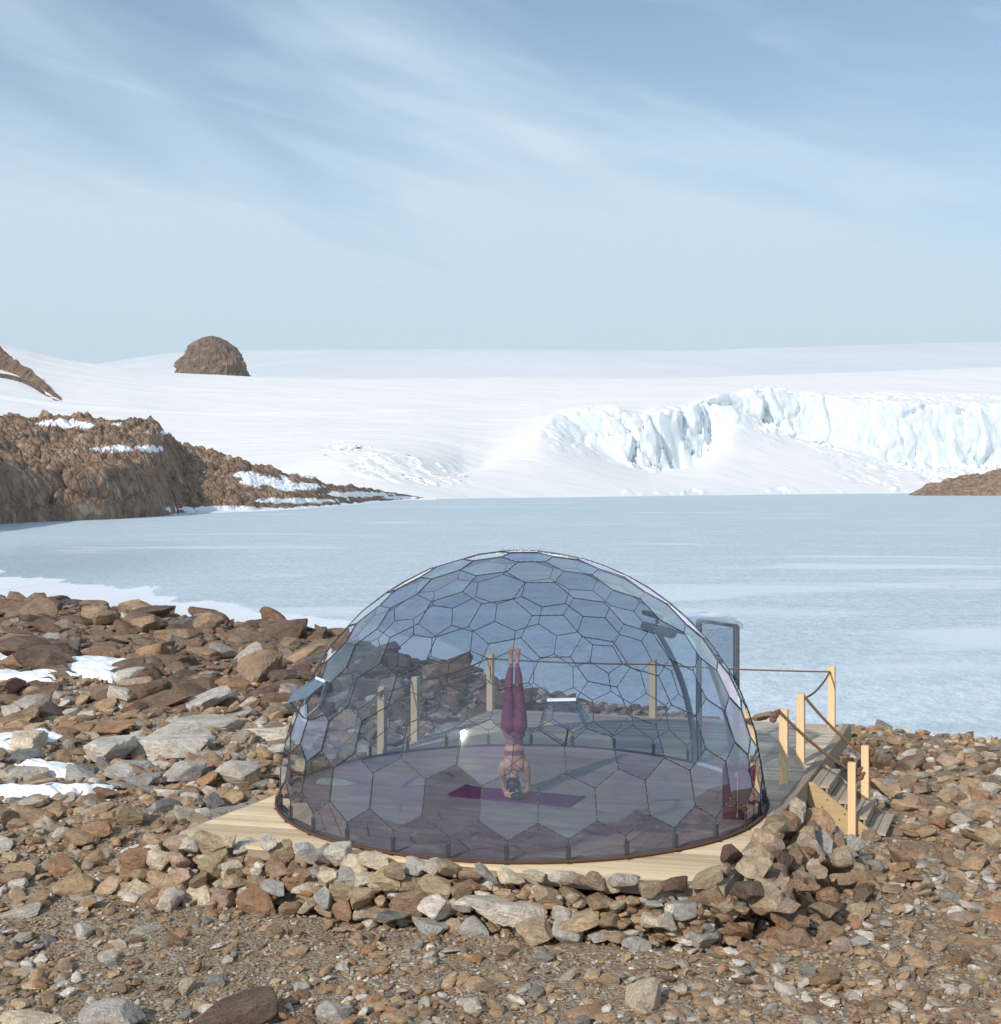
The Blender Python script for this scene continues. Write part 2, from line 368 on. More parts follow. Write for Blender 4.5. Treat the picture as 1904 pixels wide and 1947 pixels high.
M['tread'] = m_wood('tread_wood', (0.33, 0.27, 0.205), (0.44, 0.365, 0.28), 'Y', 0)
M['stringer'] = m_wood('stringer_wood', (0.44, 0.31, 0.16), (0.56, 0.41, 0.23), 'X', 0, island=False)
def simple(name, col, rough=0.6, metal=0.0, bump=0.0, bs=20, spec=None, var=0.15):
    t = NT(name); v = t.coord('Object'); n = t.noise(v, bs, 4, 0.6); f = t.rng(n, 0.3, 0.7, 1 - var, 1 + var)
    c = t.mix(1.0, col, t.node('ShaderNodeCombineColor', None, Red=f, Green=f, Blue=f).outputs[0], 'MULTIPLY')
    return t.pbr(c, rough, t.bump(n, bump, 0.6) if bump else None, metal, spec)
M['rope'] = simple('rope_fibre', (0.20, 0.115, 0.07), 0.9, 0, 0.004, 90, 0.1, 0.3)
M['dark_rope'] = simple('dark_rope_fibre', (0.115, 0.066, 0.045), 0.95, 0, 0.004, 90, 0.05, 0.3)
M['seam'] = simple('seam_dark', (0.035, 0.045, 0.055), 0.65)
M['bolt'] = simple('bolt_steel', (0.75, 0.75, 0.75), 0.25, 1.0)
M['bracket'] = simple('bracket_metal', (0.10, 0.11, 0.115), 0.4, 0.7)
M['frame_metal'] = simple('door_frame_metal', (0.20, 0.22, 0.26), 0.35, 0.5)
M['clear_edge'] = simple('clear_collar', (0.60, 0.66, 0.74), 0.25, 0.0)
M['blind'] = simple('blind_fabric', (0.09, 0.115, 0.15), 0.7)
M['mat'] = simple('yoga_mat', (0.16, 0.03, 0.11), 0.85, 0, 0.001, 200, 0.1, 0.08)
M['maroon'] = simple('maroon_panel', (0.10, 0.008, 0.035), 0.5, 0, 0, 4, None, 0.12)
M['leggings'] = simple('plum_fabric', (0.27, 0.07, 0.125), 0.75, 0, 0.001, 150, 0.15, 0.08)
M['hair'] = simple('dark_hair', (0.018, 0.013, 0.012), 0.45, 0, 0.004, 60)
def m_skin():
    t = NT('skin'); v = t.coord('Object'); n = t.noise(v, 12, 4)
    return t.pbr(t.mix(n, (0.54, 0.26, 0.165), (0.66, 0.35, 0.23)), 0.5, None, Subsurface_Weight=0.08, Subsurface_Radius=(0.02, 0.008, 0.004))
M['skin'] = m_skin()
def m_floor():
    t = NT('dome_floor'); v0 = t.coord('Object', (1, 1, 1), (0, 0, R(22))); v = t.node('ShaderNodeMapping', None, Vector=v0, Scale=(0.5, 2.2, 1)).outputs[0]
    a = t.noise(v, 1.3, 6, 0.62, 1.0); b = t.noise(t.node('ShaderNodeMapping', None, Vector=v0, Scale=(1.2, 26, 1)).outputs[0], 1.0, 5, 0.6)
    col = t.ramp(a, [(0.3, (0.26, 0.18, 0.165)), (0.5, (0.37, 0.265, 0.245)), (0.7, (0.52, 0.395, 0.36))])
    col = t.mix(t.rng(b, 0.35, 0.75, 0, 0.5), col, (0.18, 0.12, 0.10))
    return t.pbr(col, 0.6, t.bump(t.math('ADD', a, t.math('MULTIPLY', b, 0.2)), 0.02, 0.6), spec=0.3)
M['floor'] = m_floor()
def m_glass(name='tinted_polycarbonate', tint=(0.645, 0.705, 0.775), boost=2.0, bump=0.006):
    t = NT(name); oi = t.n.new('ShaderNodeObjectInfo')
    v = t.coord('Object'); ro = t.math('MULTIPLY', oi.outputs['Random'], 30.0)
    vv = t.node('ShaderNodeVectorMath', {'operation': 'ADD'}); t.l.new(v, vv.inputs[0]); t.l.new(ro, vv.inputs[1])
    n = t.noise(vv.outputs[0], 1.1, 2, 0.4); nb = t.bump(n, bump, 1.0)
    ir = t.noise(vv.outputs[0], 1.5, 1, 0.4, 1.0)
    gc = t.ramp(ir, [(0.30, (0.82, 0.84, 1.0)), (0.42, (0.95, 0.80, 1.0)), (0.5, (0.86, 0.98, 0.96)), (0.58, (1.0, 0.93, 0.84)), (0.68, (0.82, 0.90, 1.0))])
    tr = t.node('ShaderNodeBsdfTransparent', None, Color=tint)
    gl = t.node('ShaderNodeBsdfGlossy', None, Color=gc, Roughness=0.012, Normal=nb)
    bf = t.geo('Backfacing'); fr = t.node('ShaderNodeFresnel', None, IOR=t.rng(bf, 0, 1, 1.58, 1 / 1.58))
    f = t.math('MINIMUM', t.math('MULTIPLY', fr.outputs[0], boost), 0.92)
    mx = t.n.new('ShaderNodeMixShader'); t.l.new(f, mx.inputs[0]); t.l.new(tr.outputs[0], mx.inputs[1]); t.l.new(gl.outputs[0], mx.inputs[2])
    t.l.new(mx.outputs[0], t.out.inputs['Surface']); return t.m
M['glass'] = m_glass()
M['glass_clear'] = m_glass('clear_polycarbonate', (0.80, 0.86, 0.90), 2.0, 0.01)
#@@STRUCTURE
# ------------------------------------------------------------------ ground
FL, FR, BR, BL = (-3.33, 13.17), (1.86, 11.60), (4.99, 19.30), (-0.10, 20.62)
EX = np.array([-600, -120, -60, -25, -16, -10.4, -7.6, -5.1, -3.7, -1.6, 0.45, 3.6, 6.4, 8.5, 14, 30, 120, 600.])
EY = np.array([420, 120, 70, 47, 42.6, 38, 35, 33, 31, 26.5, 24.2, 23.2, 23.4, 22.6, 22.5, 25, 60, 380.])
def lx(y): return FL[0] + (y - FL[1]) * (BL[0] - FL[0]) / (BL[1] - FL[1])
def rx(y): return FR[0] + (y - FR[1]) * (BR[0] - FR[0]) / (BR[1] - FR[1])
def fy(x): return FL[1] + (x - FL[0]) * (FR[1] - FL[1]) / (FR[0] - FL[0])
def by(x): return BL[1] + (x - BL[0]) * (BR[1] - BL[1]) / (BR[0] - BL[0])
LAKE = -3.0
def gz(x, y, detail=True):
    x = np.asarray(x, float); y = np.asarray(y, float)
    z = np.full(np.broadcast(x, y).shape, -0.50)
    left = sstep(-2.6, -5.0, x - (y - 13.2) * 0.35) * sstep(11.8, 15.5, y)
    z = z + 0.38 * left
    z = z - 0.18 * sstep(2.8, 5.0, x) - 0.2 * sstep(17, 23, y) * sstep(1, 5, x)
    z = z - 0.10 * sstep(30, 40, y)
    back = sstep(-18, -70, y)
    z = z + back * (8.0 + 16.0 * fbm(x * 0.030 + 4, y * 0.022, 0, 5) + 3.0 * sstep(-60, -160, y) * (1 + fbm(x * 0.01, y * 0.01)))
    if detail:
        z = z + 0.09 * fbm(x * 0.35, y * 0.35, 1.5, 4) + 0.03 * fbm(x * 2.1, y * 2.1, 3.5, 3) + left * 0.16 * fbm(x * 0.6, y * 0.6, 8.5, 3)
    ins = sstep(-0.5, 0.1, x - lx(y)) * sstep(-0.5, 0.1, rx(y) - x) * sstep(-0.4, 0.1, y - fy(x)) * sstep(-0.3, 0.2, by(x) - y)
    z = np.where(ins > 0, np.minimum(z, z * (1 - ins) + -0.62 * ins), z)
    e = np.interp(x, EX, EY); t = y - e + 0.9 * fbm(x * 0.3, 0 * x, 2.5, 3)
    z = z - 4.2 * sstep(0, 7.5, t)
    return z
def axis(a, b, step, lo, hi, g=1.12):
    c = list(np.arange(a, b + 1e-6, step)); s = step
    while c[-1] < hi: s *= g; c.append(c[-1] + s)
    s = step
    while c[0] > lo: s *= g; c.insert(0, c[0] - s)
    return np.array(c)
gx = axis(-8, 8.2, 0.055, -700, 700); gy = axis(9, 27, 0.06, -400, 420, 1.10)
X, Y = np.meshgrid(gx, gy); Z = gz(X, Y)
near = sstep(45, 30, np.hypot(X, Y)) * sstep(0, 6, Y)
Z = Z + near * 0.018 * fbm(X * 7, Y * 7, 0.5, 3)
tag(link('ground', grid_mesh('ground', X, Y, Z), M['ground']), 'brown stony ground of grit and broken rock around the deck', kind='structure')

# lake
lx_ = np.linspace(-1600, 1600, 3); ly_ = np.array([-700, 0, 1100.])
X, Y = np.meshgrid(lx_, ly_)
tag(link('water', grid_mesh('water', X, Y, X * 0 + LAKE, False), M['lake']), 'frozen pale blue lake with wind streaks of snow', kind='structure')

# snow bank along the near left shore of the lake
def bank(name, pts, wl_, h, label, n=500, m=24):
    P = np.array(pts); s = np.linspace(0, 1, n); L = np.linspace(0, 1, len(P))
    px = np.interp(s, L, P[:, 0]); py = np.interp(s, L, P[:, 1]); w = np.interp(s, L, P[:, 2])
    v = np.linspace(0, 1, m)[:, None]
    X = px[None] + 0 * v; Y = py[None] + 1.15 * w[None] * v * (1 + 0.30 * fbm(px * 0.22, 0 * px, 1.1, 6)[None])
    Z = LAKE + h * (1 - sstep(0.0, 1.0, v)) + 0.10 * h * fbm(X * 0.15, Y * 0.15, 3, 4) - 0.03 * h
    Z = np.where(v >= 0.999, LAKE - 0.3, Z)
    return tag(link(name, grid_mesh(name, X, Y, Z), M['snow']), label, kind='structure')
bank('snow_bank', [(-60, 66, 62), (-42, 54, 46), (-30, 48, 40), (-18, 43, 30), (-9, 37, 27), (-3, 31, 22), (3, 28, 8), (6, 26, 0.5)], None, 1.0, 'low white snow bank along the near left shore of the lake')

# ------------------------------------------------------------------ glacier
def col_at(xd, tab): T = np.array(tab, float); return np.interp(xd, T[:, 0], T[:, 1])
SKYL = [(-900, 470), (-400, 570), (0, 648), (20, 656), (120, 683), (200, 692), (330, 709), (460, 714), (600, 718), (850, 719), (950, 716), (1200, 719), (1400, 716), (1500, 712), (1700, 704), (1904, 699), (2600, 690)]
SHOR = [(-900, 955), (800, 950), (850, 948), (1200, 944), (1400, 941), (1904, 936), (2600, 934)]
TOPL = [(-900, 900), (0, 900), (560, 880), (650, 861), (760, 868), (880, 884), (905, 893), (960, 860), (1000, 830), (1028, 806), (1045, 786), (1062, 776), (1110, 771), (1150, 768), (1190, 780), (1220, 790), (1260, 778), (1300, 778), (1350, 757), (1420, 746), (1482, 738), (1500, 742), (1560, 746), (1620, 757), (1700, 764), (1800, 768), (1904, 776), (2600, 790)]
BASL = [(-900, 902), (0, 902), (560, 884), (650, 878), (760, 892), (880, 905), (905, 904), (960, 864), (1000, 834), (1028, 812), (1045, 812), (1062, 815), (1110, 840), (1150, 865), (1190, 882), (1240, 898), (1300, 895), (1330, 885), (1345, 850), (1372, 812), (1400, 786), (1450, 802), (1500, 826), (1600, 852), (1700, 880), (1800, 888), (1904, 884), (2600, 880)]
TB = [(-900, 0.12), (500, 0.12), (620, 0.10), (900, 0.10), (960, 0.16), (1020, 0.26), (1240, 0.14), (1330, 0.16), (1400, 0.30), (1500, 0.24), (1700, 0.16), (2600, 0.16)]
NC, NR = 1050, 470
xd = np.linspace(-900, 2600, NC); tt = np.concatenate([np.linspace(0, 0.5, 300), np.linspace(0.5, 1.25, NR - 300 + 1)[1:]])
sk, sh, tp, bs, tb = (col_at(xd, t) for t in (SKYL, SHOR, TOPL, BASL, TB))
ker = np.exp(-np.linspace(-2, 2, 9) ** 2); ker /= ker.sum()
sk = np.convolve(np.pad(sk, 40, 'edge'), np.ones(41) / 41, 'same')[40:-40]
sh = np.convolve(np.pad(sh, 60, 'edge'), np.hanning(121) / np.hanning(121).sum(), 'valid'); Y0 = 16520 / (sh - YH); DEP = 560.0
cl_amt = np.clip((bs - tp) / 40.0, 0, 1)
Tm = tt[:, None] + 0 * xd[None]
def sm_(a, n): return np.convolve(np.pad(a, n, 'edge'), np.hanning(2 * n + 3)[1:-1] / np.hanning(2 * n + 3).sum(), 'valid')
tps = np.where(xd < 980, sm_(tp, 22), sm_(tp, 7)); bss = np.where(xd < 980, sm_(bs, 22), sm_(bs, 7)); tbs = sm_(tb, 70)
tb2 = tbs[None]; dt = 0.020 + 0.020 * cl_amt[None]
def wide(a, n): return np.convolve(np.convolve(np.pad(a, n, 'edge'), np.ones(n + 1) / (n + 1), 'valid'), np.ones(n + 1) / (n + 1), 'valid')
tpH, bsH, small = wide(tp, 110), wide(bs, 60), wide(np.where(xd < 960, 0.35, 1.0), 30)[None]
tpv = tpH[None] + (tps - tpH)[None] * np.exp(-np.clip(Tm - tb2 - dt, 0, 1) / 0.07); bsv = bsH[None] + (bss - bsH)[None] * np.exp(-np.clip(tb2 - Tm, 0, 1) / 0.06)
ypx = np.where(Tm < tb2, sh[None] + (bsv - sh[None]) * np.clip(Tm / tb2, 0, 1) ** 0.85,
      np.where(Tm < tb2 + dt, bss[None] + (tps - bss)[None] * sstep(0, 1, (Tm - tb2) / dt),
               tpv + (sk[None] - tpv) * (1 - (1 - np.clip((Tm - tb2 - dt) / (1 - tb2 - dt), 0, 1)) ** 1.6)))
soft = np.stack([np.convolve(np.pad(c, 14, 'edge'), np.ones(29) / 29, 'valid') for c in ypx.T], 1)
keep_ = sstep(-0.04, -0.005, Tm - tb2) * (1 - sstep(0.005, 0.04, Tm - tb2 - dt)) * cl_amt[None]
ypx = np.where(Tm < 0.005, ypx, soft * (1 - keep_) + ypx * keep_)
YY = Y0[None] + DEP * Tm; XX = (xd[None] - XC) * YY / FD
ZZ = CH + (YH - ypx) * YY / FD
crest = CH + (YH - sk) * (Y0 + DEP) / FD
ZZ = np.where(Tm > 1, crest[None] - (Tm - 1) * 120, ZZ)
gate = sstep(-0.25, 0.25, fbm(XX * 0.010, YY * 0.02, 7.7, 3))
zone = sstep(-0.035, 0.0, Tm - tb2) * (1 - sstep(0.0, 0.05, Tm - tb2 - dt)) * cl_amt[None] * small * (0.22 + 0.78 * gate)
wx = XX + 6 * fbm(XX * 0.04, YY * 0.04, 2.2, 3); wy_ = YY + 6 * fbm(XX * 0.04, YY * 0.04, 5.2, 3)
e1, e2, ru_ = worley(wx * 0.026 + 3, wy_ * 0.04, ZZ * 0.035); f1, f2, rv = worley(wx * 0.09, wy_ * 0.11, ZZ * 0.05); g1, g2, rv2 = worley(wx * 0.26 + 9, wy_ * 0.26, ZZ * 0.22)
crack = np.clip(0.13 - (f2 - f1), 0, 0.13) / 0.13; crk1 = np.clip(0.10 - (e2 - e1), 0, 0.10) / 0.10
n3 = fbm(XX * 0.07, YY * 0.07, ZZ * 0.05, 5)
disp = (ru_ - 0.5) * 13 + (rv - 0.5) * 4.5 + (rv2 - 0.5) * 1.5 - crk1 * 4 - crack * 1.6 + n3 * 2.5
YY = YY - zone * disp
ZZ = ZZ + zone * ((ru_ - 0.5) * 4 + (rv - 0.5) * 2.6 + (rv2 - 0.5) * 0.9 - crk1 * 3 - crack * 1.5 + n3 * 1.5)
# tumbled ice blocks in front of the cliff foot, and soft swells
apron = sstep(-0.09, -0.01, Tm - tb2) * (1 - sstep(0, 0.01, Tm - tb2)) * cl_amt[None] * sstep(1000, 1100, xd)[None]
ZZ = ZZ + apron * np.maximum(rv2 - 0.5, 0) * 5.0 * sstep(-0.1, 0.3, fbm(XX * 0.03, YY * 0.03, 1, 3))
rt = sstep(1520, 1720, xd)[None] * sstep(0.02, 0.05, Tm) * (1 - sstep(0.30, 0.42, Tm)) * sstep(-0.3, 0.1, fbm(XX * 0.02, YY * 0.02, 4, 3))
ZZ = ZZ + rt * ((rv - 0.5) * 2.6 + (rv2 - 0.5) * 1.5 - crack * 1.5 + n3 * 2)
ptop = np.interp(xd, [600, 650, 700, 760, 820, 880, 905], [850, 832, 846, 860, 870, 884, 905])[None]; pbot = np.interp(xd, [600, 660, 760, 880, 905], [862, 905, 918, 930, 925])[None]
patch = sstep(600, 640, xd)[None] * (1 - sstep(880, 908, xd))[None] * sstep(-3, 10, ypx - ptop) * (1 - sstep(-6, 4, ypx - pbot)) * sstep(-0.5, 0.1, fbm(XX * 0.04, YY * 0.04, 6.6, 3)); fr1, fr2, frv = worley(XX * 0.13 + YY * 0.10, YY * 0.05, 3.3)
YY = YY - patch * ((frv - 0.5) * 4.5 + (rv2 - 0.5) * 1.0 - crack * 1); ZZ = ZZ + patch * ((frv - 0.5) * 0.5 + (rv2 - 0.5) * 0.3)
toe = sstep(1130, 1180, xd)[None] * (1 - sstep(0.008, 0.025, Tm)) * sstep(0, 0.004, Tm) * sstep(-0.1, 0.2, fbm(XX * 0.03, 0 * XX, 6, 3))
ZZ = ZZ + toe * np.maximum(rv2 - 0.5, 0) * 4.0
ZZ = ZZ + sstep(0.0, 0.1, Tm) * (2.2 * fbm(XX * 0.007, YY * 0.012, 0.3, 4) + 0.5 * fbm(XX * 0.03, YY * 0.06, 0.9, 4))
ZZ[0] = LAKE - 0.6
GLX, GLY, GLZ = XX, YY, ZZ
tag(link('glacier', grid_mesh('glacier', XX, YY, ZZ), M['glacier']), 'white snow covered glacier with a broken ice cliff above the lake', kind='structure')
def glacier_depth(xp, yp):
    """depth at which the smooth glacier profile of this bearing reaches the given height line"""
    j = int(np.clip((xp + 900) / 3500 * (NC - 1), 0, NC - 1)); col = ypx[:, j]
    k = int(np.argmin(np.abs(np.where(tt < 1, col, 9e9) - yp))); return Y0[j] + DEP * tt[k]

# far ice sheet
FS = [(-1200, 700), (100, 700), (190, 692), (260, 679), (330, 669), (470, 665), (800, 664), (1000, 664), (1150, 665), (1300, 667), (1500, 660), (1700, 654), (1904, 650), (3000, 640)]
xd2 = np.linspace(-1200, 3000, 300); t2 = np.linspace(0, 1.2, 120)[:, None]
fs = np.convolve(np.pad(col_at(xd2, FS), 6, 'edge'), np.ones(9) / 9, 'same')[6:-6]
YY = 1350 + 4200 * t2 + 0 * xd2[None]; XX = (xd2[None] - XC) * YY / FD
yp = 760 + (fs[None] - 760) * (1 - (1 - np.clip(t2, 0, 1)) ** 1.5)
ZZ = CH + (YH - yp) * YY / FD; cr = CH + (YH - fs) * 5550 / FD
ZZ = np.where(t2 > 1, cr[None] - (t2 - 1) * 500, ZZ) + (1 - np.abs(2 * np.clip(t2, 0, 1) - 1)) * 22 * fbm(XX * 0.0012, YY * 0.0009, 2, 3)
tag(link('ice_sheet', grid_mesh('ice_sheet', XX, YY, ZZ), M['ice_sheet']), 'distant pale ice sheet rising to a soft horizon', kind='structure')

# rocky headland on the left
WAT = [(-700, 1100), (-300, 1040), (0, 997), (60, 993), (200, 988), (310, 981), (350, 976), (480, 972), (560, 968), (640, 962), (700, 957), (760, 952), (812, 948)]
RID = [(-700, 760), (-300, 775), (0, 792), (60, 788), (120, 790), (170, 789), (230, 798), (290, 806), (330, 828), (380, 850), (440, 866), (500, 889), (560, 903), (595, 907), (620, 925), (660, 922), (700, 928), (740, 936), (790, 943), (812, 947)]
CLF = [(-700, 0.9), (0, 0.85), (290, 0.8), (335, 0.0), (440, 0.0), (480, 0.25), (520, 0.0), (812, 0)]
CTOP = [(-700, 860), (0, 878), (120, 882), (220, 876), (290, 890), (330, 960), (400, 960), (460, 925), (500, 940), (812, 950)]
xs = np.linspace(-700, 812, 900); wy, ry, cf, ct = (col_at(xs, t) for t in (WAT, RID, CLF, CTOP))
Yw = 16520 / (wy - YH); Yw = np.minimum(Yw, 468.0)
zw = LAKE + 0 * xs
dep = np.interp(xs, [-700, 0, 300, 500, 700, 812], [45, 60, 60, 50, 22, 4])
tt3 = np.concatenate([np.linspace(0, 0.12, 50), np.linspace(0.12, 1, 130)[1:], np.linspace(1, 1.6, 26)[1:]])[:, None]
Yh = Yw[None] + dep[None] * tt3
zr = CH + (YH - ry) * (Yw + dep) / FD; zc = CH + (YH - ct) * (Yw + dep * 0.1) / FD
sl_lin = LAKE + (zr - LAKE)[None] * (np.clip(tt3, 0, 1) ** 0.85)
sl_clf = np.where(tt3 < 0.10, LAKE + (zc - LAKE)[None] * np.clip(tt3 / 0.10, 0, 1) ** 0.6, zc[None] + (zr - zc)[None] * np.clip((tt3 - 0.10) / 0.9, 0, 1))
Zh = sl_lin * (1 - cf)[None] + sl_clf * cf[None]
Zh = np.where(tt3 > 1, zr[None] - (tt3 - 1) * 30, Zh)
Xh = (xs[None] - XC) * Yh / FD
sc_ = (np.clip((zr - LAKE) / 12.0, 0.06, 1.0))[None] * sstep(0.0, 0.03, tt3)
f1, f2, rv = worley(Xh * 0.12 + 1.5 * fbm(Xh * .05, Yh * .05, 1, 2), Yh * 0.12, 1.3); g1, g2, rw = worley(Xh * 0.38, Yh * 0.38, 5.5); c1, c2, rc = worley(Xh * 0.11 + 0.6 * fbm(Xh * .1, Zh * .1, 2, 3), Zh * 0.07, 3.1); d1, d2, rd = worley(Xh * 0.33, Zh * 0.20, 9.1)
crk = np.clip(0.12 - (f2 - f1), 0, 0.12) / 0.12
h1, h2, rx3 = worley(Xh * 1.05, Yh * 1.05, 7.7)
bo = (0.55 - f1) * 2.2 + (0.55 - g1) * 1.7 + (0.5 - h1) * 0.8 + (rv - 0.5) * 0.9 - crk * 0.5 + 2.2 * fbm(Xh * 0.05, Yh * 0.05, Zh * 0.05, 5)
cliffy = cf[None] * (1 - sstep(0.10, 0.2, tt3))
Zh = Zh + sc_ * bo * (1 - 0.6 * cliffy); Yh = Yh - sc_ * cliffy * ((rc - 0.5) * 5.0 + (0.5 - c1) * 3.0 + (rd - 0.5) * 1.6 + (0.5 - d1) * 1.2 - np.clip(0.1 - (c2 - c1), 0, 0.1) * 22 + 2.0 * fbm(Xh * 0.09, Zh * 0.09, 3, 4))
Zh[0] = LAKE - 0.6; Zh[-1] -= 10
hl = link('headland', grid_mesh('headland', Xh, Yh, Zh, False), M['cliff']); hl.data.materials.append(M['snow'])
hx = (XC + Xh * FD / Yh); hy = YH + (CH - Zh) * FD / Yh; nz_ = fbm(Xh * 0.12, Yh * 0.12, 3.1, 4) + 0.5 * (rw - 0.5); snowm = np.zeros(hx.shape)
for cx_, cy_, ax_, ay_ in ((112, 806, 60, 9), (240, 853, 62, 8), (225, 806, 22, 4), (310, 822, 18, 5), (505, 915, 50, 12), (560, 925, 55, 9), (470, 905, 25, 8), (420, 968, 90, 7), (560, 952, 80, 6), (680, 940, 70, 6), (760, 946, 40, 3), (600, 906, 30, 5)):
    snowm = np.maximum(snowm, 1.15 - np.hypot((hx - cx_) / ax_, (hy - cy_) / ay_) + 0.75 * nz_)
fm = snowm > 0.15; fq = (fm[:-1, :-1] & fm[1:, 1:] & fm[1:, :-1]).ravel()
hl.data.polygons.foreach_set('material_index', fq.astype(np.int32))
tag(hl, 'brown rocky headland with a cracked cliff at the left lake shore', kind='structure')
bx = np.linspace(-60, 830, 300); bw = col_at(bx, WAT); bY = np.minimum(16520 / (bw - YH), 468)
vv = np.linspace(0, 1, 8)[:, None]; BYm = bY[None] - (3 + 7 * sstep(300, 420, bx)[None] * (1 + fbm(bx * .03, 0 * bx, 2, 3))[None]) * vv + 3; BXm = (bx[None] - XC) * BYm / FD
BZ = LAKE + 0.75 * (1 - vv ** 0.7) + 0.35 * fbm(BXm * 0.3, BYm * 0.3, 2, 3) - 0.14
BZ[-1] = LAKE - 0.3
tag(link('shore_snow', grid_mesh('shore_snow', BXm, BYm, BZ), M['snow']), 'thin strip of snow at the foot of the headland', kind='structure')

# right headland
xs = np.linspace(1728, 2500, 260); ry = np.interp(xs, [1728, 1760, 1800, 1850, 1904, 2100, 2500], [939, 922, 909, 900, 892, 880, 870]) + 4 * fbm(xs * 0.03, 0 * xs, 1, 4) * sstep(1728, 1780, xs)
t4 = np.linspace(0, 1.5, 60)[:, None]; Yr = 600 + 0 * xs[None] + 45 * t4; zr = CH + (YH - ry) * 645 / FD
Zr = LAKE - 0.5 + (zr - LAKE)[None] * np.clip(t4, 0, 1) ** 0.8; Zr = np.where(t4 > 1, zr[None] - (t4 - 1) * 20, Zr); Xr = (xs[None] - XC) * Yr / FD
f1, f2, rv = worley(Xr * 0.12, Yr * 0.12, Zr * 0.2); Zr = Zr + sstep(0, 0.1, t4) * sstep(1728, 1770, xs)[None] * ((0.5 - f1) * 2.6 + (0.5 - worley(Xr * 0.5, Yr * 0.5, 2.2)[0]) * 1.2 + 1.4 * fbm(Xr * 0.12, Yr * 0.12, 1, 4))
tag(link('far_headland', grid_mesh('far_headland', Xr, Yr, Zr, False), M['cliff']), 'low brown rocky point on the far right lake shore', kind='structure')

# rounded nunatak behind the glacier crest
th = np.linspace(0, 2 * math.pi, 220)[None]; ph = np.linspace(0, 1, 120)[:, None]
NY = 1500.0; nx0 = (400 - XC) * NY / FD; nz0 = CH + (YH - 722) * NY / FD - 6
hw = 68 * NY / FD; hh = 84 * NY / FD + 6
prof = np.interp(ph, [0, 0.3, 0.55, 0.75, 0.9, 0.97, 1.0], [1.08, 0.94, 0.80, 0.62, 0.40, 0.22, 0.0]); hz = ph * hh
Xn = np.cos(th) * hw * prof; Yn = np.sin(th) * hw * 0.9 * prof; Zn = hz + 0 * th
Xn = Xn + hh * 0.03 * np.sin(ph * 3)
dn = fbm(Xn * 0.035, Yn * 0.035, Zn * 0.05, 5); f1, f2, rv = worley(Xn * 0.09, Yn * 0.09, Zn * 0.09)
k_ = 1 + 0.30 * dn + 0.10 * fbm(Xn * 0.12, Yn * 0.12, Zn * 0.05, 4, True) + 0.05 * (rv - 0.5) + 0.16 * (0.5 - worley(Xn * 0.045, Yn * 0.045, Zn * 0.045)[0])
Zn = Zn * (1 + 0.05 * dn) ; Xn = Xn * k_; Yn = Yn * k_
no = link('nunatak', grid_mesh('nunatak', Xn, Yn, Zn, False), M['cliff_far']); no.location = (nx0, NY, nz0)
tag(no, 'rounded dark brown rock dome standing out of the snow', kind='structure')

# snow slope with the dark rock ridge at the upper left
def ridge(name, pts, label):
    P = np.array(pts, float); xs = np.linspace(P[0, 0], P[-1, 0], 220); top = np.interp(xs, P[:, 0], P[:, 1]); bot = np.interp(xs, P[:, 0], P[:, 2])
    Yb = np.array([glacier_depth(a, b) for a, b in zip(xs, bot)]); Yb = np.convolve(np.pad(Yb, 15, 'edge'), np.ones(31) / 31, 'same')[15:-15]
    t5 = np.linspace(-0.35, 1.5, 46)[:, None]; dd = 14.0
    Yq = Yb[None] + dd * t5; zb = CH + (YH - bot) * Yb / FD; zt = CH + (YH - top) * (Yb + dd) / FD
    Zq = zb[None] + (zt - zb)[None] * np.where(t5 < 1, np.sign(t5) * np.abs(t5) ** 0.9, 1 - (t5 - 1) * 2.2); Xq = (xs[None] - XC) * Yq / FD
    f1, f2, rv = worley(Xq * 0.14, Yq * 0.14, Zq * 0.1); amp = np.clip((zt - zb) / 10, 0.1, 1)[None]
    Zq = Zq + amp * ((rv - 0.5) * 2.5 + 2.2 * fbm(Xq * 0.09, Yq * 0.09, Zq * 0.09, 4)); Zq = np.where(t5 < 0, Zq - 3 * (-t5 / 0.35), Zq)
    return tag(link(name, grid_mesh(name, Xq, Yq, Zq, False), M['cliff_far']), label, kind='structure')
ridge('rock_ridge', [(-420, 560, 640), (-150, 610, 672), (0, 654, 696), (22, 680, 708), (60, 700, 724), (100, 742, 752), (140, 775, 777)], 'dark rock ridge running down the snow slope at the upper left')
ridge('rock_band', [(-300, 690, 704), (-60, 700, 716), (0, 708, 716), (30, 714, 721), (62, 727, 735), (95, 752, 757), (120, 764, 770)], 'thinner rock band below the ridge on the snow slope')

haze = MB().box((0, 2700, 370), (12400, 8000, 770)).build('haze', None); tag(haze, 'thin cold air paling the distant ice', kind='stuff')
hm_ = bpy.data.materials.new('haze'); hm_.use_nodes = True; hn = hm_.node_tree.nodes
for x_ in list(hn): hn.remove(x_)
ho = hn.new('ShaderNodeOutputMaterial'); hv = hn.new('ShaderNodeVolumePrincipled'); hv.inputs['Color'].default_value = (0.86, 0.92, 1.0, 1); hv.inputs['Density'].default_value = 0.00007
hm_.node_tree.links.new(hv.outputs[0], ho.inputs['Volume']); haze.data.materials.append(hm_)
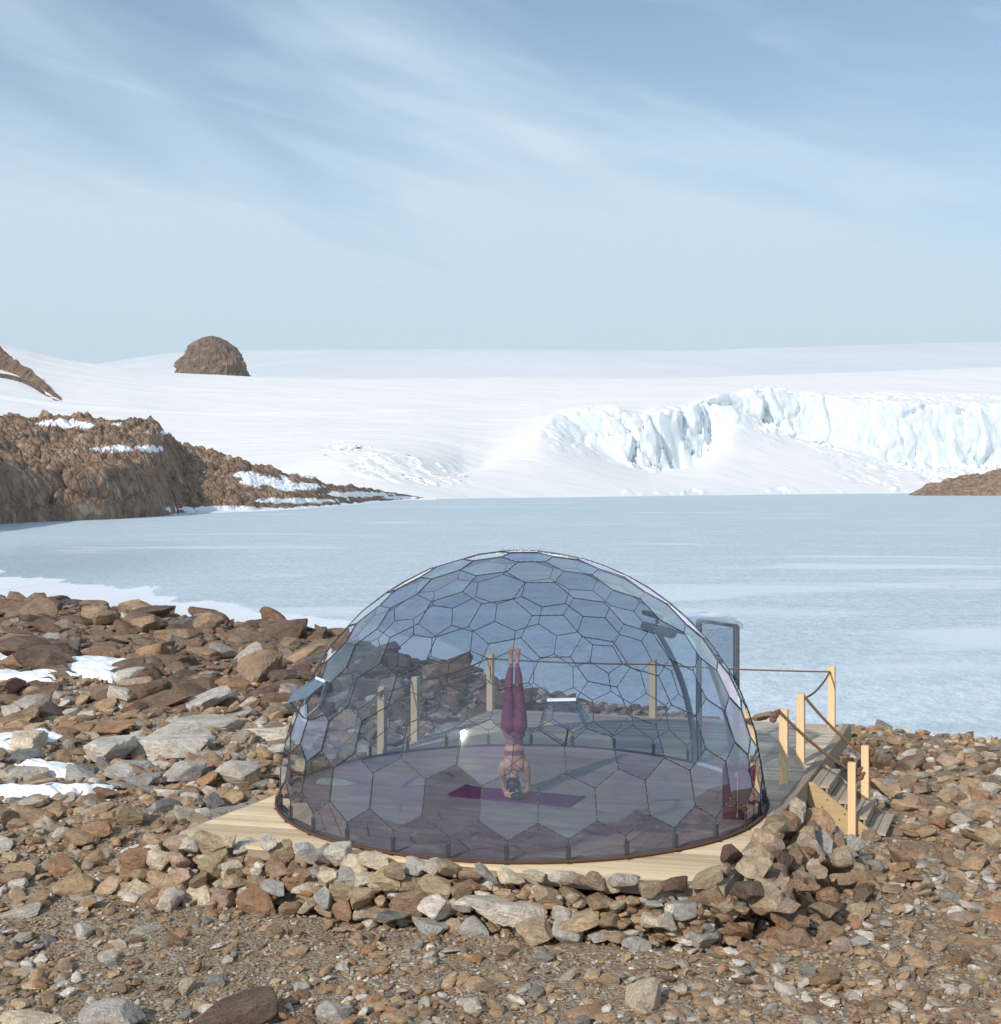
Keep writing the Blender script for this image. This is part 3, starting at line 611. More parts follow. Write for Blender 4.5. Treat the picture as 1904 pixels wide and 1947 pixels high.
#@@ROCKS
# ------------------------------------------------------------------ rock shapes
def sphere_pts(sub):
    bm = bmesh.new(); bmesh.ops.create_icosphere(bm, subdivisions=sub, radius=1.0); bm.verts.index_update()
    V = np.array([v.co[:] for v in bm.verts]); F = np.array([[v.index for v in f.verts] for f in bm.faces]); bm.free(); return V, F
SP = {s: sphere_pts(s) for s in (1, 2, 3, 4, 5)}
def rock_shape(seed, sub, slab=1.0, planes=13, rough=0.03):
    r_ = np.random.default_rng(seed); V, F = SP[sub]
    n = r_.normal(size=(planes, 3)); n /= np.linalg.norm(n, axis=1)[:, None]; h = r_.uniform(0.48, 0.82, planes)
    n = np.vstack([n, [[0, 0, 1], [0, 0, -1]], r_.normal(size=(1, 3)) * [1, 1, 0.2]]); n /= np.linalg.norm(n, axis=1)[:, None]; h = np.append(h, r_.uniform(0.55, 0.8, 3))
    d = V @ n.T; rad = np.where(d > 0.05, h / np.maximum(d, 0.05), 9).min(1); rad = np.minimum(rad, 1.16)
    o = seed * 3.7
    if rough: rad = rad * (1 + rough * (fbm(V[:, 0] * 1.7 + o, V[:, 1] * 1.7, V[:, 2] * 1.7, 5) * 2.2 + 0.8 * fbm(V[:, 0] * 2 + o, V[:, 1] * 2, V[:, 2] * 9, 3)))
    P = V * rad[:, None]; P[:, 2] *= slab
    ext = P.max(0) - P.min(0); P = (P - (P.max(0) + P.min(0)) / 2) / max(ext[0], ext[1])      # longest side = 1
    return P, F
SHAPES = []      # (kind word, mesh)
for i, (kw, slab) in enumerate([('blocky', 0.8), ('blocky', 0.7), ('chunky', 0.6), ('slab-like', 0.42), ('slab-like', 0.5), ('wedge-shaped', 0.65), ('flat', 0.33), ('angular', 0.6), ('angular', 0.5),
                                ('chunky', 0.55), ('flat', 0.38), ('wedge-shaped', 0.6), ('rounded', 0.7), ('angular', 0.5), ('slab-like', 0.4), ('blocky', 0.65)]):
    P, F = rock_shape(100 + i, 4, slab, 24 if kw == 'rounded' else 11 + i % 4, 0.026)
    SHAPES.append((kw, np_mesh('rock', P, F, False), P))
for _, me, _p2 in SHAPES: me.materials.append(M['rock'])
COLS = {'pale grey': (0.43, 0.385, 0.33), 'cream': (0.47, 0.39, 0.29), 'tan': (0.34, 0.255, 0.165), 'brown': (0.235, 0.16, 0.105), 'rust brown': (0.27, 0.165, 0.10), 'dark brown': (0.125, 0.085, 0.062),
        'grey': (0.30, 0.285, 0.26), 'dark grey': (0.17, 0.165, 0.155), 'pinkish tan': (0.36, 0.255, 0.19)}
rocks = []   # dicts: obj, colour, shape, region info
def put_rock(x, y, z, size, colour=None, shape=None, rot=None, sc=None, region='', label=None, group=None, r=random):
    if shape is None: k = r.randrange(len(SHAPES))
    else: k = r.choice([i for i, s in enumerate(SHAPES) if s[0] == shape])
    kw, me, P = SHAPES[k]
    if colour is None: colour = r.choice(list(COLS))
    o = bpy.data.objects.new('rock', me); C.objects.link(o); o.location = (x, y, z)
    o.rotation_euler = rot if rot else (r.uniform(-0.25, 0.25), r.uniform(-0.25, 0.25), r.uniform(0, 6.28))
    s = sc if sc else (1, r.uniform(0.7, 1.05), r.uniform(0.85, 1.15)); o.scale = (size * s[0], size * s[1], size * s[2])
    c = COLS[colour]; f = r.uniform(0.92, 1.18) * (1.12 if 'wall' in region or 'pile' in region else 1.0); o.color = (c[0] * f, c[1] * f, c[2] * f, 1)
    o['category'] = 'rock'
    rocks.append(dict(o=o, colour=colour, shape=kw, region=region, label=label, group=group, x=XC + x * FD / y, y=YH + (CH - z) * FD / y, size=size))
    return o
WALLG = 'stones of the low dry stone wall around the deck'
FIELDG = 'larger rocks lying on the stony ground'
wc = ['tan', 'tan', 'brown', 'tan', 'pinkish tan', 'cream', 'pale grey', 'pale grey', 'grey', 'rust brown', 'tan', 'brown', 'grey', 'cream']
wr = ['tan', 'brown', 'brown', 'pinkish tan', 'tan', 'rust brown', 'cream', 'dark brown', 'grey', 'brown']
ru = random.Random(21)
# named rocks measured off the photograph: x, y in the 1904 px picture, z of the centre, width in m, colour, shape, scale, rotation, label
SPECIAL = [
 (962, 1722, -0.27, 0.74, 'pale grey', 'slab-like', (1, 0.5, 1.05), (0.1, 0.28, -0.12), 'largest pale grey boulder in the wall in front of the dome'),
 (588, 1684, -0.28, 0.31, 'cream', 'blocky', (1, 0.7, 1.35), (0.2, 0.1, 0.2), 'tall cream stone in the left part of the wall'),
 (537, 1620, -0.02, 0.32, 'tan', 'slab-like', (1, 0.6, 1.5), (0.9, -0.5, 0.1), 'large tan slab leaning on the left front of the deck'),
 (465, 1608, -0.02, 0.28, 'pale grey', 'chunky', (1, 0.7, 0.9), (0.2, -0.3, 0.5), 'rough pale grey stone left of the large tan slab on the deck edge'),
 (1345, 1787, -0.42, 0.36, 'pale grey', 'blocky', (1, 0.8, 0.8), (0.1, 0.15, 0.4), 'big pale grey block at the foot of the wall below the deck corner'),
 (748, 1740, -0.40, 0.30, 'dark grey', 'slab-like', (1, 0.7, 1.0), (0, -0.12, 0.1), 'dark grey slab low in the wall left of the largest boulder'),
 (1203, 1720, -0.24, 0.36, 'brown', 'slab-like', (0.9, 0.4, 2.4), (1.1, 0.1, 0.2), 'upright brown slab on edge in the wall below the dome front'),
 (1187, 1668, 0.06, 0.33, 'pale grey', 'flat', (1, 0.6, 1.3), (0.1, 0, 0.1), 'flat pale grey stone on top of the wall below the dome front'),
 (1283, 1678, 0.04, 0.30, 'dark brown', 'angular', (1, 0.7, 1), (0.2, 0.2, 0.6), 'dark brown angular stone on the wall by the right deck corner'),
 (1393, 1632, 0.10, 0.27, 'dark brown', 'blocky', (1, 0.7, 1.3), (0.3, 0.7, 0.6), 'dark brown block leaning at the right front corner of the deck'),
 (855, 1652, 0.02, 0.25, 'tan', 'blocky', (1, 0.7, 1.0), (0.3, 0.5, 0.3), 'pointed tan stone on the wall below the dome'),
 (750, 1650, 0.0, 0.27, 'pinkish tan', 'blocky', (1, 0.7, 0.95), (0.1, 0.0, 0.1), 'squarish pinkish tan stone on the wall below the dome'),
 (1018, 1662, 0.03, 0.30, 'cream', 'flat', (1, 0.6, 1.3), (0, 0.08, 0.1), 'cream flat stone on the wall just right of the dome centre'),
 (925, 1660, 0.03, 0.28, 'grey', 'slab-like', (1, 0.45, 1.0), (0.3, 0.7, 0.1), 'grey slab tilted against the wall top below the dome centre'),
 (1068, 1665, 0.02, 0.26, 'pale grey', 'angular', (1, 0.6, 1), (0.1, 0.2, 0.3), 'pale angular stone between the cream flat stone and the pinkish one on the wall'),
 (1128, 1668, 0.04, 0.27, 'pinkish tan', 'blocky', (1, 0.7, 0.9), (0.1, 0.3, 0.2), 'pinkish tan block on the wall top left of the flat pale grey stone'),
 (1240, 1690, 0.0, 0.24, 'tan', 'blocky', (1, 0.6, 1.2), (0, 0, 0.1), 'tan block between the flat pale stone and the dark brown stone on the wall'),
 (1338, 1668, 0.06, 0.34, 'tan', 'slab-like', (1, 0.7, 1.0), (0.1, -0.25, 0.2), 'broad tan slab capping the wall at the right front corner'),
 (1372, 1650, 0.08, 0.26, 'pinkish tan', 'angular', (1, 0.7, 1), (0.3, 0.3, 0.9), 'pinkish tan stone on the wall behind the broad tan slab'),
 (1095, 1702, -0.16, 0.32, 'brown', 'slab-like', (1, 0.6, 1.1), (0.1, 0.35, 0.1), 'brown slab slanting in the wall right of the largest boulder'),
 (1297, 1725, -0.14, 0.38, 'grey', 'slab-like', (1, 0.6, 0.9), (0.1, -0.2, 0.1), 'grey slab in the wall under the dark brown angular stone'),
 (1270, 1748, -0.22, 0.2, 'pale grey', 'blocky', (1, 0.7, 1.1), (0, 0.5, 0.1), 'small whitish block in the wall right of the upright brown slab'),
 (1352, 1695, -0.06, 0.36, 'brown', 'blocky', (1, 0.8, 1.1), (0.1, 0.2, 0.5), 'brown block at the very corner of the wall under the broad tan slab'),
 (1378, 1722, -0.18, 0.34, 'tan', 'chunky', (1, 0.8, 1.1), (0.2, 0.1, 0.9), 'tan chunk on the right flank of the wall corner'),
 (1330, 1748, -0.30, 0.34, 'grey', 'blocky', (1, 0.7, 1.0), (0.1, 0.05, 0.2), 'grey block above the big pale block at the wall foot'),
 (1395, 1765, -0.38, 0.34, 'rust brown', 'wedge-shaped', (1, 0.8, 1.1), (0.1, 0.3, 0.6), 'rust brown wedge right of the big pale block at the wall foot'),
 (1160, 1748, -0.28, 0.3, 'tan', 'chunky', (1, 0.6, 1), (0.2, 0.2, 0.6), 'tan chunk in the wall left of the upright brown slab'),
 (215, 1932, -0.38, 0.50, 'pale grey', 'angular', (1, 0.8, 0.95), (0.25, 0.1, 0.3), 'pale grey jagged boulder at the lower left edge of the picture'),
 (437, 1926, -0.43, 0.72, 'dark brown', 'slab-like', (1, 0.62, 0.7), (0.1, -0.12, 0.35), 'dark brown flat slab in the lower left foreground'),
 (635, 1932, -0.47, 0.34, 'pale grey', 'wedge-shaped', (1, 0.6, 0.9), (0.2, 0.35, 0.7), 'pale grey wedge near the bottom edge left of the centre'),
 (1130, 1941, -0.53, 0.62, 'rust brown', 'slab-like', (1, 0.7, 0.6), (0.15, 0.0, 0.2), 'rust brown slab half buried at the bottom centre'),
 (1290, 1938, -0.50, 0.42, 'pinkish tan', 'chunky', (1, 0.7, 0.7), (0.1, 0.1, 0.9), 'pinkish tan rock at the bottom edge right of the centre'),
 (1225, 1897, -0.42, 0.33, 'cream', 'wedge-shaped', (1, 0.75, 1.1), (0.3, -0.4, 0.2), 'cream wedge standing in the gravel before the wall'),
 (1790, 1941, -0.60, 0.66, 'rust brown', 'chunky', (1, 0.75, 0.62), (0.1, 0.05, 0.5), 'rust brown boulder at the lower right corner'),
 (1832, 1797, -0.66, 0.66, 'rust brown', 'slab-like', (1, 0.6, 0.75), (0.15, -0.1, -0.1), 'rust brown flat rock lying at the right edge'),
 (1285, 1815, -0.52, 0.46, 'dark grey', 'flat', (1, 0.7, 0.6), (0.05, 0.05, -0.2), 'dark grey flat stone lying before the right part of the wall'),
 (1760, 1600, -0.72, 1.15, 'rust brown', 'flat', (1, 0.8, 0.8), (0.05, -0.05, 0.1), 'wide rust brown slab in the ground right of the steps'),
 (1600, 1645, -0.62, 0.5, 'tan', 'flat', (1, 0.4, 0.7), (0.05, 0.1, -0.1), 'thin tan slab lying below the steps'),
 (1500, 1735, -0.56, 0.30, 'brown', 'rounded', (1, 0.7, 0.8), (0, 0.05, 0.1), 'brown rounded stone beside the right end of the wall'),
 (170, 1712, -0.48, 0.52, 'pale grey', 'flat', (1, 0.5, 0.9), (0, 0.08, 0.1), 'long pale grey stone lying in the left foreground'),
 (36, 1735, -0.48, 0.42, 'pale grey', 'slab-like', (1, 0.6, 0.9), (0, -0.1, 0.1), 'pale grey slab at the left edge of the foreground'),
 (283, 1770, -0.50, 0.36, 'pale grey', 'chunky', (1, 0.6, 0.6), (0, 0.1, 0.3), 'pale grey lump on the gravel left of the wall'),
 (60, 1940, -0.46, 0.50, 'cream', 'slab-like', (1, 0.5, 0.8), (0, 0, 0.1), 'cream slab at the bottom left corner'),
 (395, 1378, -0.02, 1.5, 'pale grey', 'flat', (1, 0.5, 0.7), (0.05, -0.03, 0.1), 'long pale grey slab in the field left of the dome'),
 (195, 1388, -0.05, 0.95, 'rust brown', 'chunky', (1, 0.6, 0.55), (0.1, -0.1, 0.3), 'rust brown boulder on the slope left of the pale slabs'),
 (310, 1415, -0.02, 1.35, 'pale grey', 'slab-like', (1, 0.6, 0.75), (0, 0.05, -0.2), 'broad cracked pale grey outcrop left of the dome'),
 (250, 1465, -0.08, 0.85, 'pale grey', 'chunky', (1, 0.8, 0.6), (0.1, 0.1, 0.6), 'bulging pale grey rock below the cracked outcrop'),
 (545, 1425, -0.04, 0.62, 'pale grey', 'wedge-shaped', (1, 0.6, 0.8), (0.1, -0.1, 0.2), 'pale grey wedge just left of the dome'),
 (222, 1428, 0.0, 0.85, 'pale grey', 'blocky', (1, 0.7, 0.7), (0.1, 0.05, 0.9), 'blocky pale grey rock at the left end of the cracked outcrop'),
 (335, 1398, 0.0, 1.0, 'pale grey', 'chunky', (1, 0.6, 0.7), (0.0, -0.1, 0.4), 'pale grey rock between the long slab and the broad cracked outcrop'),
 (520, 1392, 0.0, 0.8, 'pale grey', 'slab-like', (1, 0.6, 0.9), (0.05, 0.1, -0.1), 'pale grey slab right of the long pale slab near the dome'),
 (350, 1468, -0.05, 0.75, 'pale grey', 'angular', (1, 0.7, 0.8), (0.1, 0.05, 1.4), 'angular pale grey rock right of the bulging one'),
 (452, 1470, -0.06, 0.62, 'pale grey', 'wedge-shaped', (1, 0.7, 0.8), (0.0, 0.1, 0.3), 'pale grey wedge above the dark blocks by the deck'),
 (420, 1440, -0.05, 0.75, 'grey', 'flat', (1, 0.4, 0.9), (0, 0, 0), 'narrow grey slab between the pale outcrop and the dome'),
 (600, 1385, -0.04, 0.52, 'cream', 'chunky', (1, 0.6, 0.7), (0.1, 0, 0.5), 'cream rock behind the open left vent of the dome'),
 (52, 1442, -0.02, 0.46, 'dark grey', 'rounded', (1, 0.8, 0.9), (0, 0.1, 0.3), 'dark grey rounded rock standing in the snow patch'),
 (150, 1478, -0.06, 0.62, 'grey', 'slab-like', (1, 0.5, 0.9), (0.1, 0.25, -0.3), 'grey slab leaning beside the snow patch'),
 (45, 1480, -0.08, 0.62, 'pale grey', 'wedge-shaped', (1, 0.6, 0.8), (0, 0.05, 0.2), 'pale grey wedge between two snow patches at the left edge'),
 (290, 1500, -0.14, 0.6, 'grey', 'flat', (1, 0.6, 0.6), (0, 0.1, 0.2), 'thin grey slab above the brown stone row'),
 (60, 1548, -0.3, 0.5, 'pale grey', 'slab-like', (1, 0.6, 0.9), (0, 0.05, 0.1), 'pale grey slab at the left edge below the snow'),
 (480, 1558, -0.12, 0.7, 'dark grey', 'slab-like', (1, 0.45, 1.0), (0, 0, 0.4), 'long dark grey block along the left edge of the deck'),
 (430, 1545, -0.15, 0.6, 'grey', 'slab-like', (1, 0.5, 0.9), (0, 0.1, 0.35), 'grey block behind the long dark block by the deck'),
 (725, 1268, 0.1, 1.1, 'dark brown', 'chunky', (1, 0.8, 0.95), (0, 0, 0.3), 'big dark brown boulder seen through the upper left of the dome'),
 (768, 1268, 0.1, 0.9, 'dark brown', 'blocky', (1, 0.8, 0.95), (0, 0.1, 1.3), 'dark brown boulder touching the big one beyond the dome'),
 (855, 1288, 0.02, 0.95, 'rust brown', 'blocky', (1, 0.7, 0.9), (0, 0, 0.1), 'squarish rust brown boulder by the far shore seen through the dome'),
 (1450, 1362, -0.25, 0.42, 'tan', 'wedge-shaped', (1, 0.6, 0.8), (0, -0.2, 0.1), 'small tan rock beyond the far deck edge right of the dome'),
 (870, 1385, -0.1, 0.75, 'pale grey', 'chunky', (1, 0.6, 0.6), (0, 0, 0.2), 'pale grey rock beyond the deck seen through the dome'),
 (645, 1500, -0.05, 0.55, 'pale grey', 'chunky', (1, 0.6, 0.8), (0.2, 0.1, 0.2), 'pale grey rock against the deck seen through the left rim'),
 (185, 1165, 0.05, 1.1, 'brown', 'slab-like', (1, 0.6, 0.8), (0, 0.12, 0.3), 'brown slab on the left skyline of the near ridge'),
 (275, 1160, 0.05, 1.2, 'brown', 'slab-like', (1, 0.6, 0.75), (0, -0.05, 0.1), 'broad brown slab on the ridge above the dark boulders'),
 (95, 1265, 0.1, 0.9, 'dark brown', 'blocky', (1, 0.7, 1.0), (0.1, 0, 0.5), 'dark brown boulder between the snow patches on the ridge'),
 (68, 1235, 0.15, 1.7, 'dark brown', 'chunky', (1, 0.6, 0.75), (0, 0.15, 0.2), 'long dark brown boulder above the snow on the left'),
 (530, 1190, -0.05, 1.0, 'dark brown', 'slab-like', (1, 0.6, 0.8), (0, 0.05, 0.2), 'dark flat boulder on the skyline left of the dome'),
 (390, 1243, 0.0, 1.15, 'brown', 'flat', (1, 0.6, 1.0), (0, 0.1, -0.2), 'brown flat boulder in the middle of the left field'),
]
for xp, yp, z, w, col, shp, sc, rot, lab in SPECIAL:
    if z is None: continue
    x, y = gp(xp, yp, z)
    if 'wall' in lab and 'left of the wall' not in lab and 'before the' not in lab and z > -0.41: y -= 0.03; z -= 0.005
    put_rock(x, y, z, w, col, shp, rot, (sc[0], sc[1], sc[2]), label=lab, r=ru, group=None)
spec_xy = [(r['o'].location.x, r['o'].location.y, r['size']) for r in rocks]

# the wall: courses of stones laid along the front and right edges of the deck
def edge_pt(s):
    """s in metres along the deck's front edge from the left, then up the right edge; returns point and outward normal"""
    L1 = math.dist(FL, FR); L2 = math.dist(FR, BR)
    if s < L1:
        t = s / L1; dx, dy = (FR[0] - FL[0]) / L1, (FR[1] - FL[1]) / L1; return FL[0] + dx * s, FL[1] + dy * s, dy, -dx
    s -= L1; dx, dy = (BR[0] - FR[0]) / L2, (BR[1] - FR[1]) / L2; return FR[0] + dx * s, FR[1] + dy * s, dy, -dx
L1 = math.dist(FL, FR)
def clear_of_special(x, y, z, rad):
    for r in rocks[:len(spec_xy)]:
        l = r['o'].location
        if abs(l.z - z) < 0.06 + r['size'] * 0.2 and abs(l.x - x) < rad * 0.4 + r['size'] * 0.27 and abs(l.y - y) < 0.55: return False
    return True
courses = [(-0.44, 0.27, 'in the bottom course'), (-0.29, 0.21, 'in the lower course'), (-0.15, 0.16, 'in the middle course'), (-0.02, 0.12, 'in the top course')]
nwall = 0
for ci, (cz, off, cname) in enumerate(courses):
    s = -0.35 + 0.1 * ci
    while s < L1 + 3.1:
        size = ru.choice([0.20, 0.25, 0.29, 0.33, 0.38]) * ru.uniform(0.9, 1.15)
        px, py, nx, ny = edge_pt(max(s, 0)); 
        if s < 0: px += s * 0.97; py -= s * 0.23
        right = s > L1
        o_ = off + ru.uniform(-0.05, 0.07) + (0.10 + ru.uniform(0, 0.18) * (3 - ci) * 0.5 if right else 0) + (0.06 if ci < 3 else 0)
        if abs(s - L1) < 0.25: o_ += 0.05
        x, y, z = px + nx * o_, py + ny * o_, cz + ru.uniform(-0.03, 0.04) + (0.03 if right else 0) + (0.05 if (s < 2.0 and ci == 3) else 0)
        xs_ = XC + x * FD / y
        if xs_ < 520: seg = 'left end of the wall'
        elif xs_ < 700: seg = 'wall near the tall cream stone'
        elif xs_ < 870: seg = 'wall left of the largest boulder'
        elif xs_ < 1060: seg = 'wall around the largest boulder'
        elif xs_ < 1230: seg = 'wall by the upright slab'
        elif not right: seg = 'wall near the right corner'
        elif s < L1 + 1.3: seg = 'pile right of the corner'
        else: seg = 'pile below the steps'
        if clear_of_special(x, y, z, size * 0.26):
            st = ru.random() < 0.25
            rot = (ru.uniform(-0.15, 0.35), ru.uniform(-0.8, 0.8) if (st or right) else ru.uniform(-0.22, 0.22), ru.uniform(-0.6, 0.6) + (0.9 if right else -0.23))
            put_rock(x, y, z, size, ru.choice(wc if not right else wr), None, rot, (1, ru.uniform(0.65, 0.95), ru.uniform(1.1, 1.5)), region=cname.replace('in the ', '') + ' of the ' + seg, group=WALLG, r=ru); nwall += 1
        s += size * ((0.70 if ci < 3 else 0.6) if not right else 0.72)
# loose pile on the right flank, spilling down to the ground
for k in range(34):
    s = L1 + ru.uniform(0.1, 3.3); px, py, nx, ny = edge_pt(s); o_ = ru.uniform(0.45, 1.15); x, y = px + nx * o_, py + ny * o_
    size = ru.uniform(0.15, 0.32); z = float(gz(x, y)) + size * 0.2 + max(0, 1.05 - o_) * 0.6
    if x > 3.2 and 15.0 < y < 16.6 and o_ > 0.1 and s > L1 + 3.0: continue
    put_rock(x, y, z, size, ru.choice(wr), None, (ru.uniform(-0.6, 0.6), ru.uniform(-0.7, 0.7), ru.uniform(0, 6)), None, region='foot of the ' + ('pile right of the corner' if s < L1 + 1.5 else 'pile below the steps'), group=WALLG, r=ru); nwall += 1

# larger field rocks (individual things), the rest is rubble
regs = [  # x0,x1,y0,y1 of the photograph, n, size range, colours, words
 (0, 520, 1590, 1700, 9, (0.14, 0.30), ['grey', 'pale grey', 'rust brown', 'tan', 'brown'], 'ground left of the wall'),
 (0, 560, 1720, 1900, 11, (0.12, 0.26), ['pale grey', 'grey', 'tan', 'cream', 'brown'], 'left foreground'),
 (560, 1100, 1800, 1935, 8, (0.11, 0.22), ['tan', 'pale grey', 'brown', 'grey'], 'gravel before the wall'),
 (1120, 1500, 1830, 1935, 7, (0.12, 0.26), ['grey', 'tan', 'brown', 'pale grey'], 'gravel below the right corner'),
 (1500, 1890, 1680, 1930, 14, (0.14, 0.36), ['rust brown', 'pale grey', 'tan', 'grey', 'pinkish tan'], 'right foreground'),
 (1640, 1895, 1420, 1660, 14, (0.18, 0.50), ['tan', 'pale grey', 'brown', 'grey', 'pinkish tan'], 'slope right of the steps'),
 (0, 500, 1560, 1600, 7, (0.2, 0.4), ['rust brown', 'grey', 'brown', 'dark grey'], 'row left of the deck'),
 (160, 530, 1480, 1550, 9, (0.2, 0.5), ['rust brown', 'tan', 'grey', 'pale grey'], 'field beside the deck'),
 (0, 560, 1310, 1470, 12, (0.4, 0.8), ['brown', 'rust brown', 'pale grey', 'pinkish tan', 'cream'], 'field left of the dome'),
 (0, 600, 1180, 1300, 14, (0.7, 1.4), ['dark brown', 'brown', 'brown', 'rust brown'], 'slope below the ridge'),
 (40, 640, 1150, 1195, 8, (0.7, 1.2), ['brown', 'dark brown'], 'skyline of the near ridge'),
]
for x0, x1, y0, y1, n, (s0, s1), cols, words in regs:
    k = 0; tries = 0
    while k < n and tries < 400:
        tries += 1
        xp, yp = ru.uniform(x0, x1), ru.uniform(y0, y1); z0 = -0.5 if yp > 1560 else -0.1
        if xp > 1500: z0 = -0.68
        x, y = gp(xp, yp, z0); size = ru.uniform(s0, s1)
        if y > np.interp(x, EX, EY) + 0.5: continue
        if any(math.hypot(r['o'].location.x - x, r['o'].location.y - y) < (size + r['size']) * 0.45 for r in rocks[-60:] + rocks[:56]): continue
        if lx(y) - size * .7 < x < rx(y) + size * .8 and fy(x) - 0.8 < y < by(x) + 0.4: continue
        put_rock(x, y, float(gz(x, y)) + size * 0.14, size, ru.choice(cols), None, None, None, region='on the ' + words, group=FIELDG, r=ru); k += 1
# labels
from collections import defaultdict
grp = defaultdict(list)
for r in rocks:
    if r['label']: tag(r['o'], r['label'], None, WALLG if 'wall' in r['label'] else FIELDG)
    else: grp[(r['colour'], r['shape'], r['region'])].append(r)
ORD = ['first', 'second', 'third', 'fourth', 'fifth', 'sixth']
for (c_, s_, g_), L in grp.items():
    L.sort(key=lambda r: r['x'])
    for i, r in enumerate(L):
        onw = 'in the ' + g_ if not g_.startswith(('on ', 'in ')) else g_
        base = f'{c_} {s_} stone {onw}'
        if len(L) == 2: base = ('left one of two ' if i == 0 else 'right one of two ') + base.replace(' stone ', ' stones ', 1)
        elif len(L) > 2: base = f'{ORD[min(i,5)]} from left of {base}'
        words = base.split()
        tag(r['o'], ' '.join(words[:16]), None, r['group'])

# ------------------------------------------------------------------ gravel and rubble: nobody could count it
def scatter(name, mat, n, sub, region, size_fn, seed, protos=18, slab=(0.28, 0.65), sink=0.12, label='', keep=None):
    r_ = np.random.default_rng(seed)
    shapes = [rock_shape(seed * 50 + i, sub, r_.uniform(*slab), 11, 0.022 if sub > 2 else 0.0) for i in range(protos)]
    x, y = region(r_, n); size = size_fn(r_, len(x), x, y)
    ok = (y < np.interp(x, EX, EY) + 1.0) & ~((x > lx(y) - 0.1 - size * 0.5) & (x < rx(y) + 0.12 + size * 0.5) & (y > fy(x) - 0.12 - size * 0.4) & (y < by(x) + 0.15 + size * 0.5))
    sx0, sy0 = edge_pt(L1 + 4.3)[:2]
    ok &= ~((x > rx(y) - 0.1) & (x < rx(y) + 1.25) & (y > 14.9) & (y < 16.9) & (size > 0.12))
    if keep is not None: ok &= keep(x, y, size)
    x, y, size = x[ok], y[ok], size[ok]; z = gz(x, y) + size * sink
    Vs = []; Fs = []; off = 0; pid = r_.integers(0, protos, len(x))
    a = r_.uniform(0, 2 * math.pi, len(x)); tx = r_.normal(0, 0.28, len(x)); ty = r_.normal(0, 0.28, len(x)); sy = r_.uniform(0.6, 1.0, len(x)); sz = r_.uniform(0.75, 1.2, len(x))
    for p in range(protos):
        P, F = shapes[p]; idx = np.where(pid == p)[0]
        if not len(idx): continue
        q = P[None] * np.stack([size[idx], size[idx] * sy[idx], size[idx] * sz[idx]], 1)[:, None, :]
        ca, sa = np.cos(tx[idx])[:, None], np.sin(tx[idx])[:, None]; q = np.stack([q[..., 0], q[..., 1] * ca - q[..., 2] * sa, q[..., 1] * sa + q[..., 2] * ca], -1)
        ca, sa = np.cos(ty[idx])[:, None], np.sin(ty[idx])[:, None]; q = np.stack([q[..., 0] * ca + q[..., 2] * sa, q[..., 1], -q[..., 0] * sa + q[..., 2] * ca], -1)
        ca, sa = np.cos(a[idx])[:, None], np.sin(a[idx])[:, None]; q = np.stack([q[..., 0] * ca - q[..., 1] * sa, q[..., 0] * sa + q[..., 1] * ca, q[..., 2]], -1)
        q = q + np.stack([x[idx], y[idx], z[idx]], 1)[:, None, :]
        Vs.append(q.reshape(-1, 3)); Fs.append((F[None] + (np.arange(len(idx)) * len(P))[:, None, None] + off).reshape(-1, 3)); off += len(idx) * len(P)
    o = link(name, np_mesh(name, np.vstack(Vs), np.vstack(Fs), False), mat); tag(o, label, kind='stuff'); return o
def wedge(y0, y1, x0=-1e9, x1=1e9, pw=1.0):
    def f(r_, n):
        u = r_.uniform(0, 1, n); y = y0 + (y1 - y0) * u ** pw; x = y * r_.uniform(-0.42, 0.42, n); k = (x > x0) & (x < x1); return x[k], y[k]
    return f
lg = lambda a, b, p=1.6: (lambda r_, n, x, y: a + (b - a) * r_.uniform(0, 1, n) ** (p * 1.6))
scatter('gravel', M['rubble'], 26000, 1, wedge(9.2, 15.5, pw=1.25), lg(0.016, 0.06, 1.2), 1, label='fine gravel and pebbles strewn over the foreground')
scatter('small_stones', M['rubble'], 9500, 2, wedge(9.2, 17, pw=1.1), lg(0.045, 0.19, 1.2), 2, label='small broken stones strewn among the gravel', keep=lambda x, y, s: fbm(x * 0.5, y * 0.5, 4.4, 3) * 0.8 + 0.35 > np.random.default_rng(3).uniform(0, 1, len(x)) * 0.7)
scatter('field_stones', M['rubble'], 5200, 2, wedge(13, 26), lg(0.06, 0.24, 1.2), 4, label='loose stones covering the ground around the deck')
scatter('field_rubble', M['rubble'], 1700, 3, wedge(12.5, 24), lg(0.16, 0.46, 1.5), 5, label='angular rubble lying around the deck')
scatter('slope_rubble', M['rubble_dark'], 5200, 2, wedge(21, 46, x1=1.5), lg(0.15, 0.5, 1.2), 6, label='brown rubble covering the slope up to the near ridge', sink=0.06)
scatter('slope_blocks', M['rubble_dark'], 1250, 3, wedge(20.5, 45, x1=0.8), lg(0.4, 1.25, 1.5), 8, label='dark brown blocks piled on the slope below the ridge', slab=(0.25, 0.55), sink=0.06)
scatter('shore_stones', M['rubble_dark'], 700, 2, wedge(19.4, 25, x0=0, x1=12), lg(0.06, 0.3, 1.3), 9, label='small dark stones on the shore behind the deck')

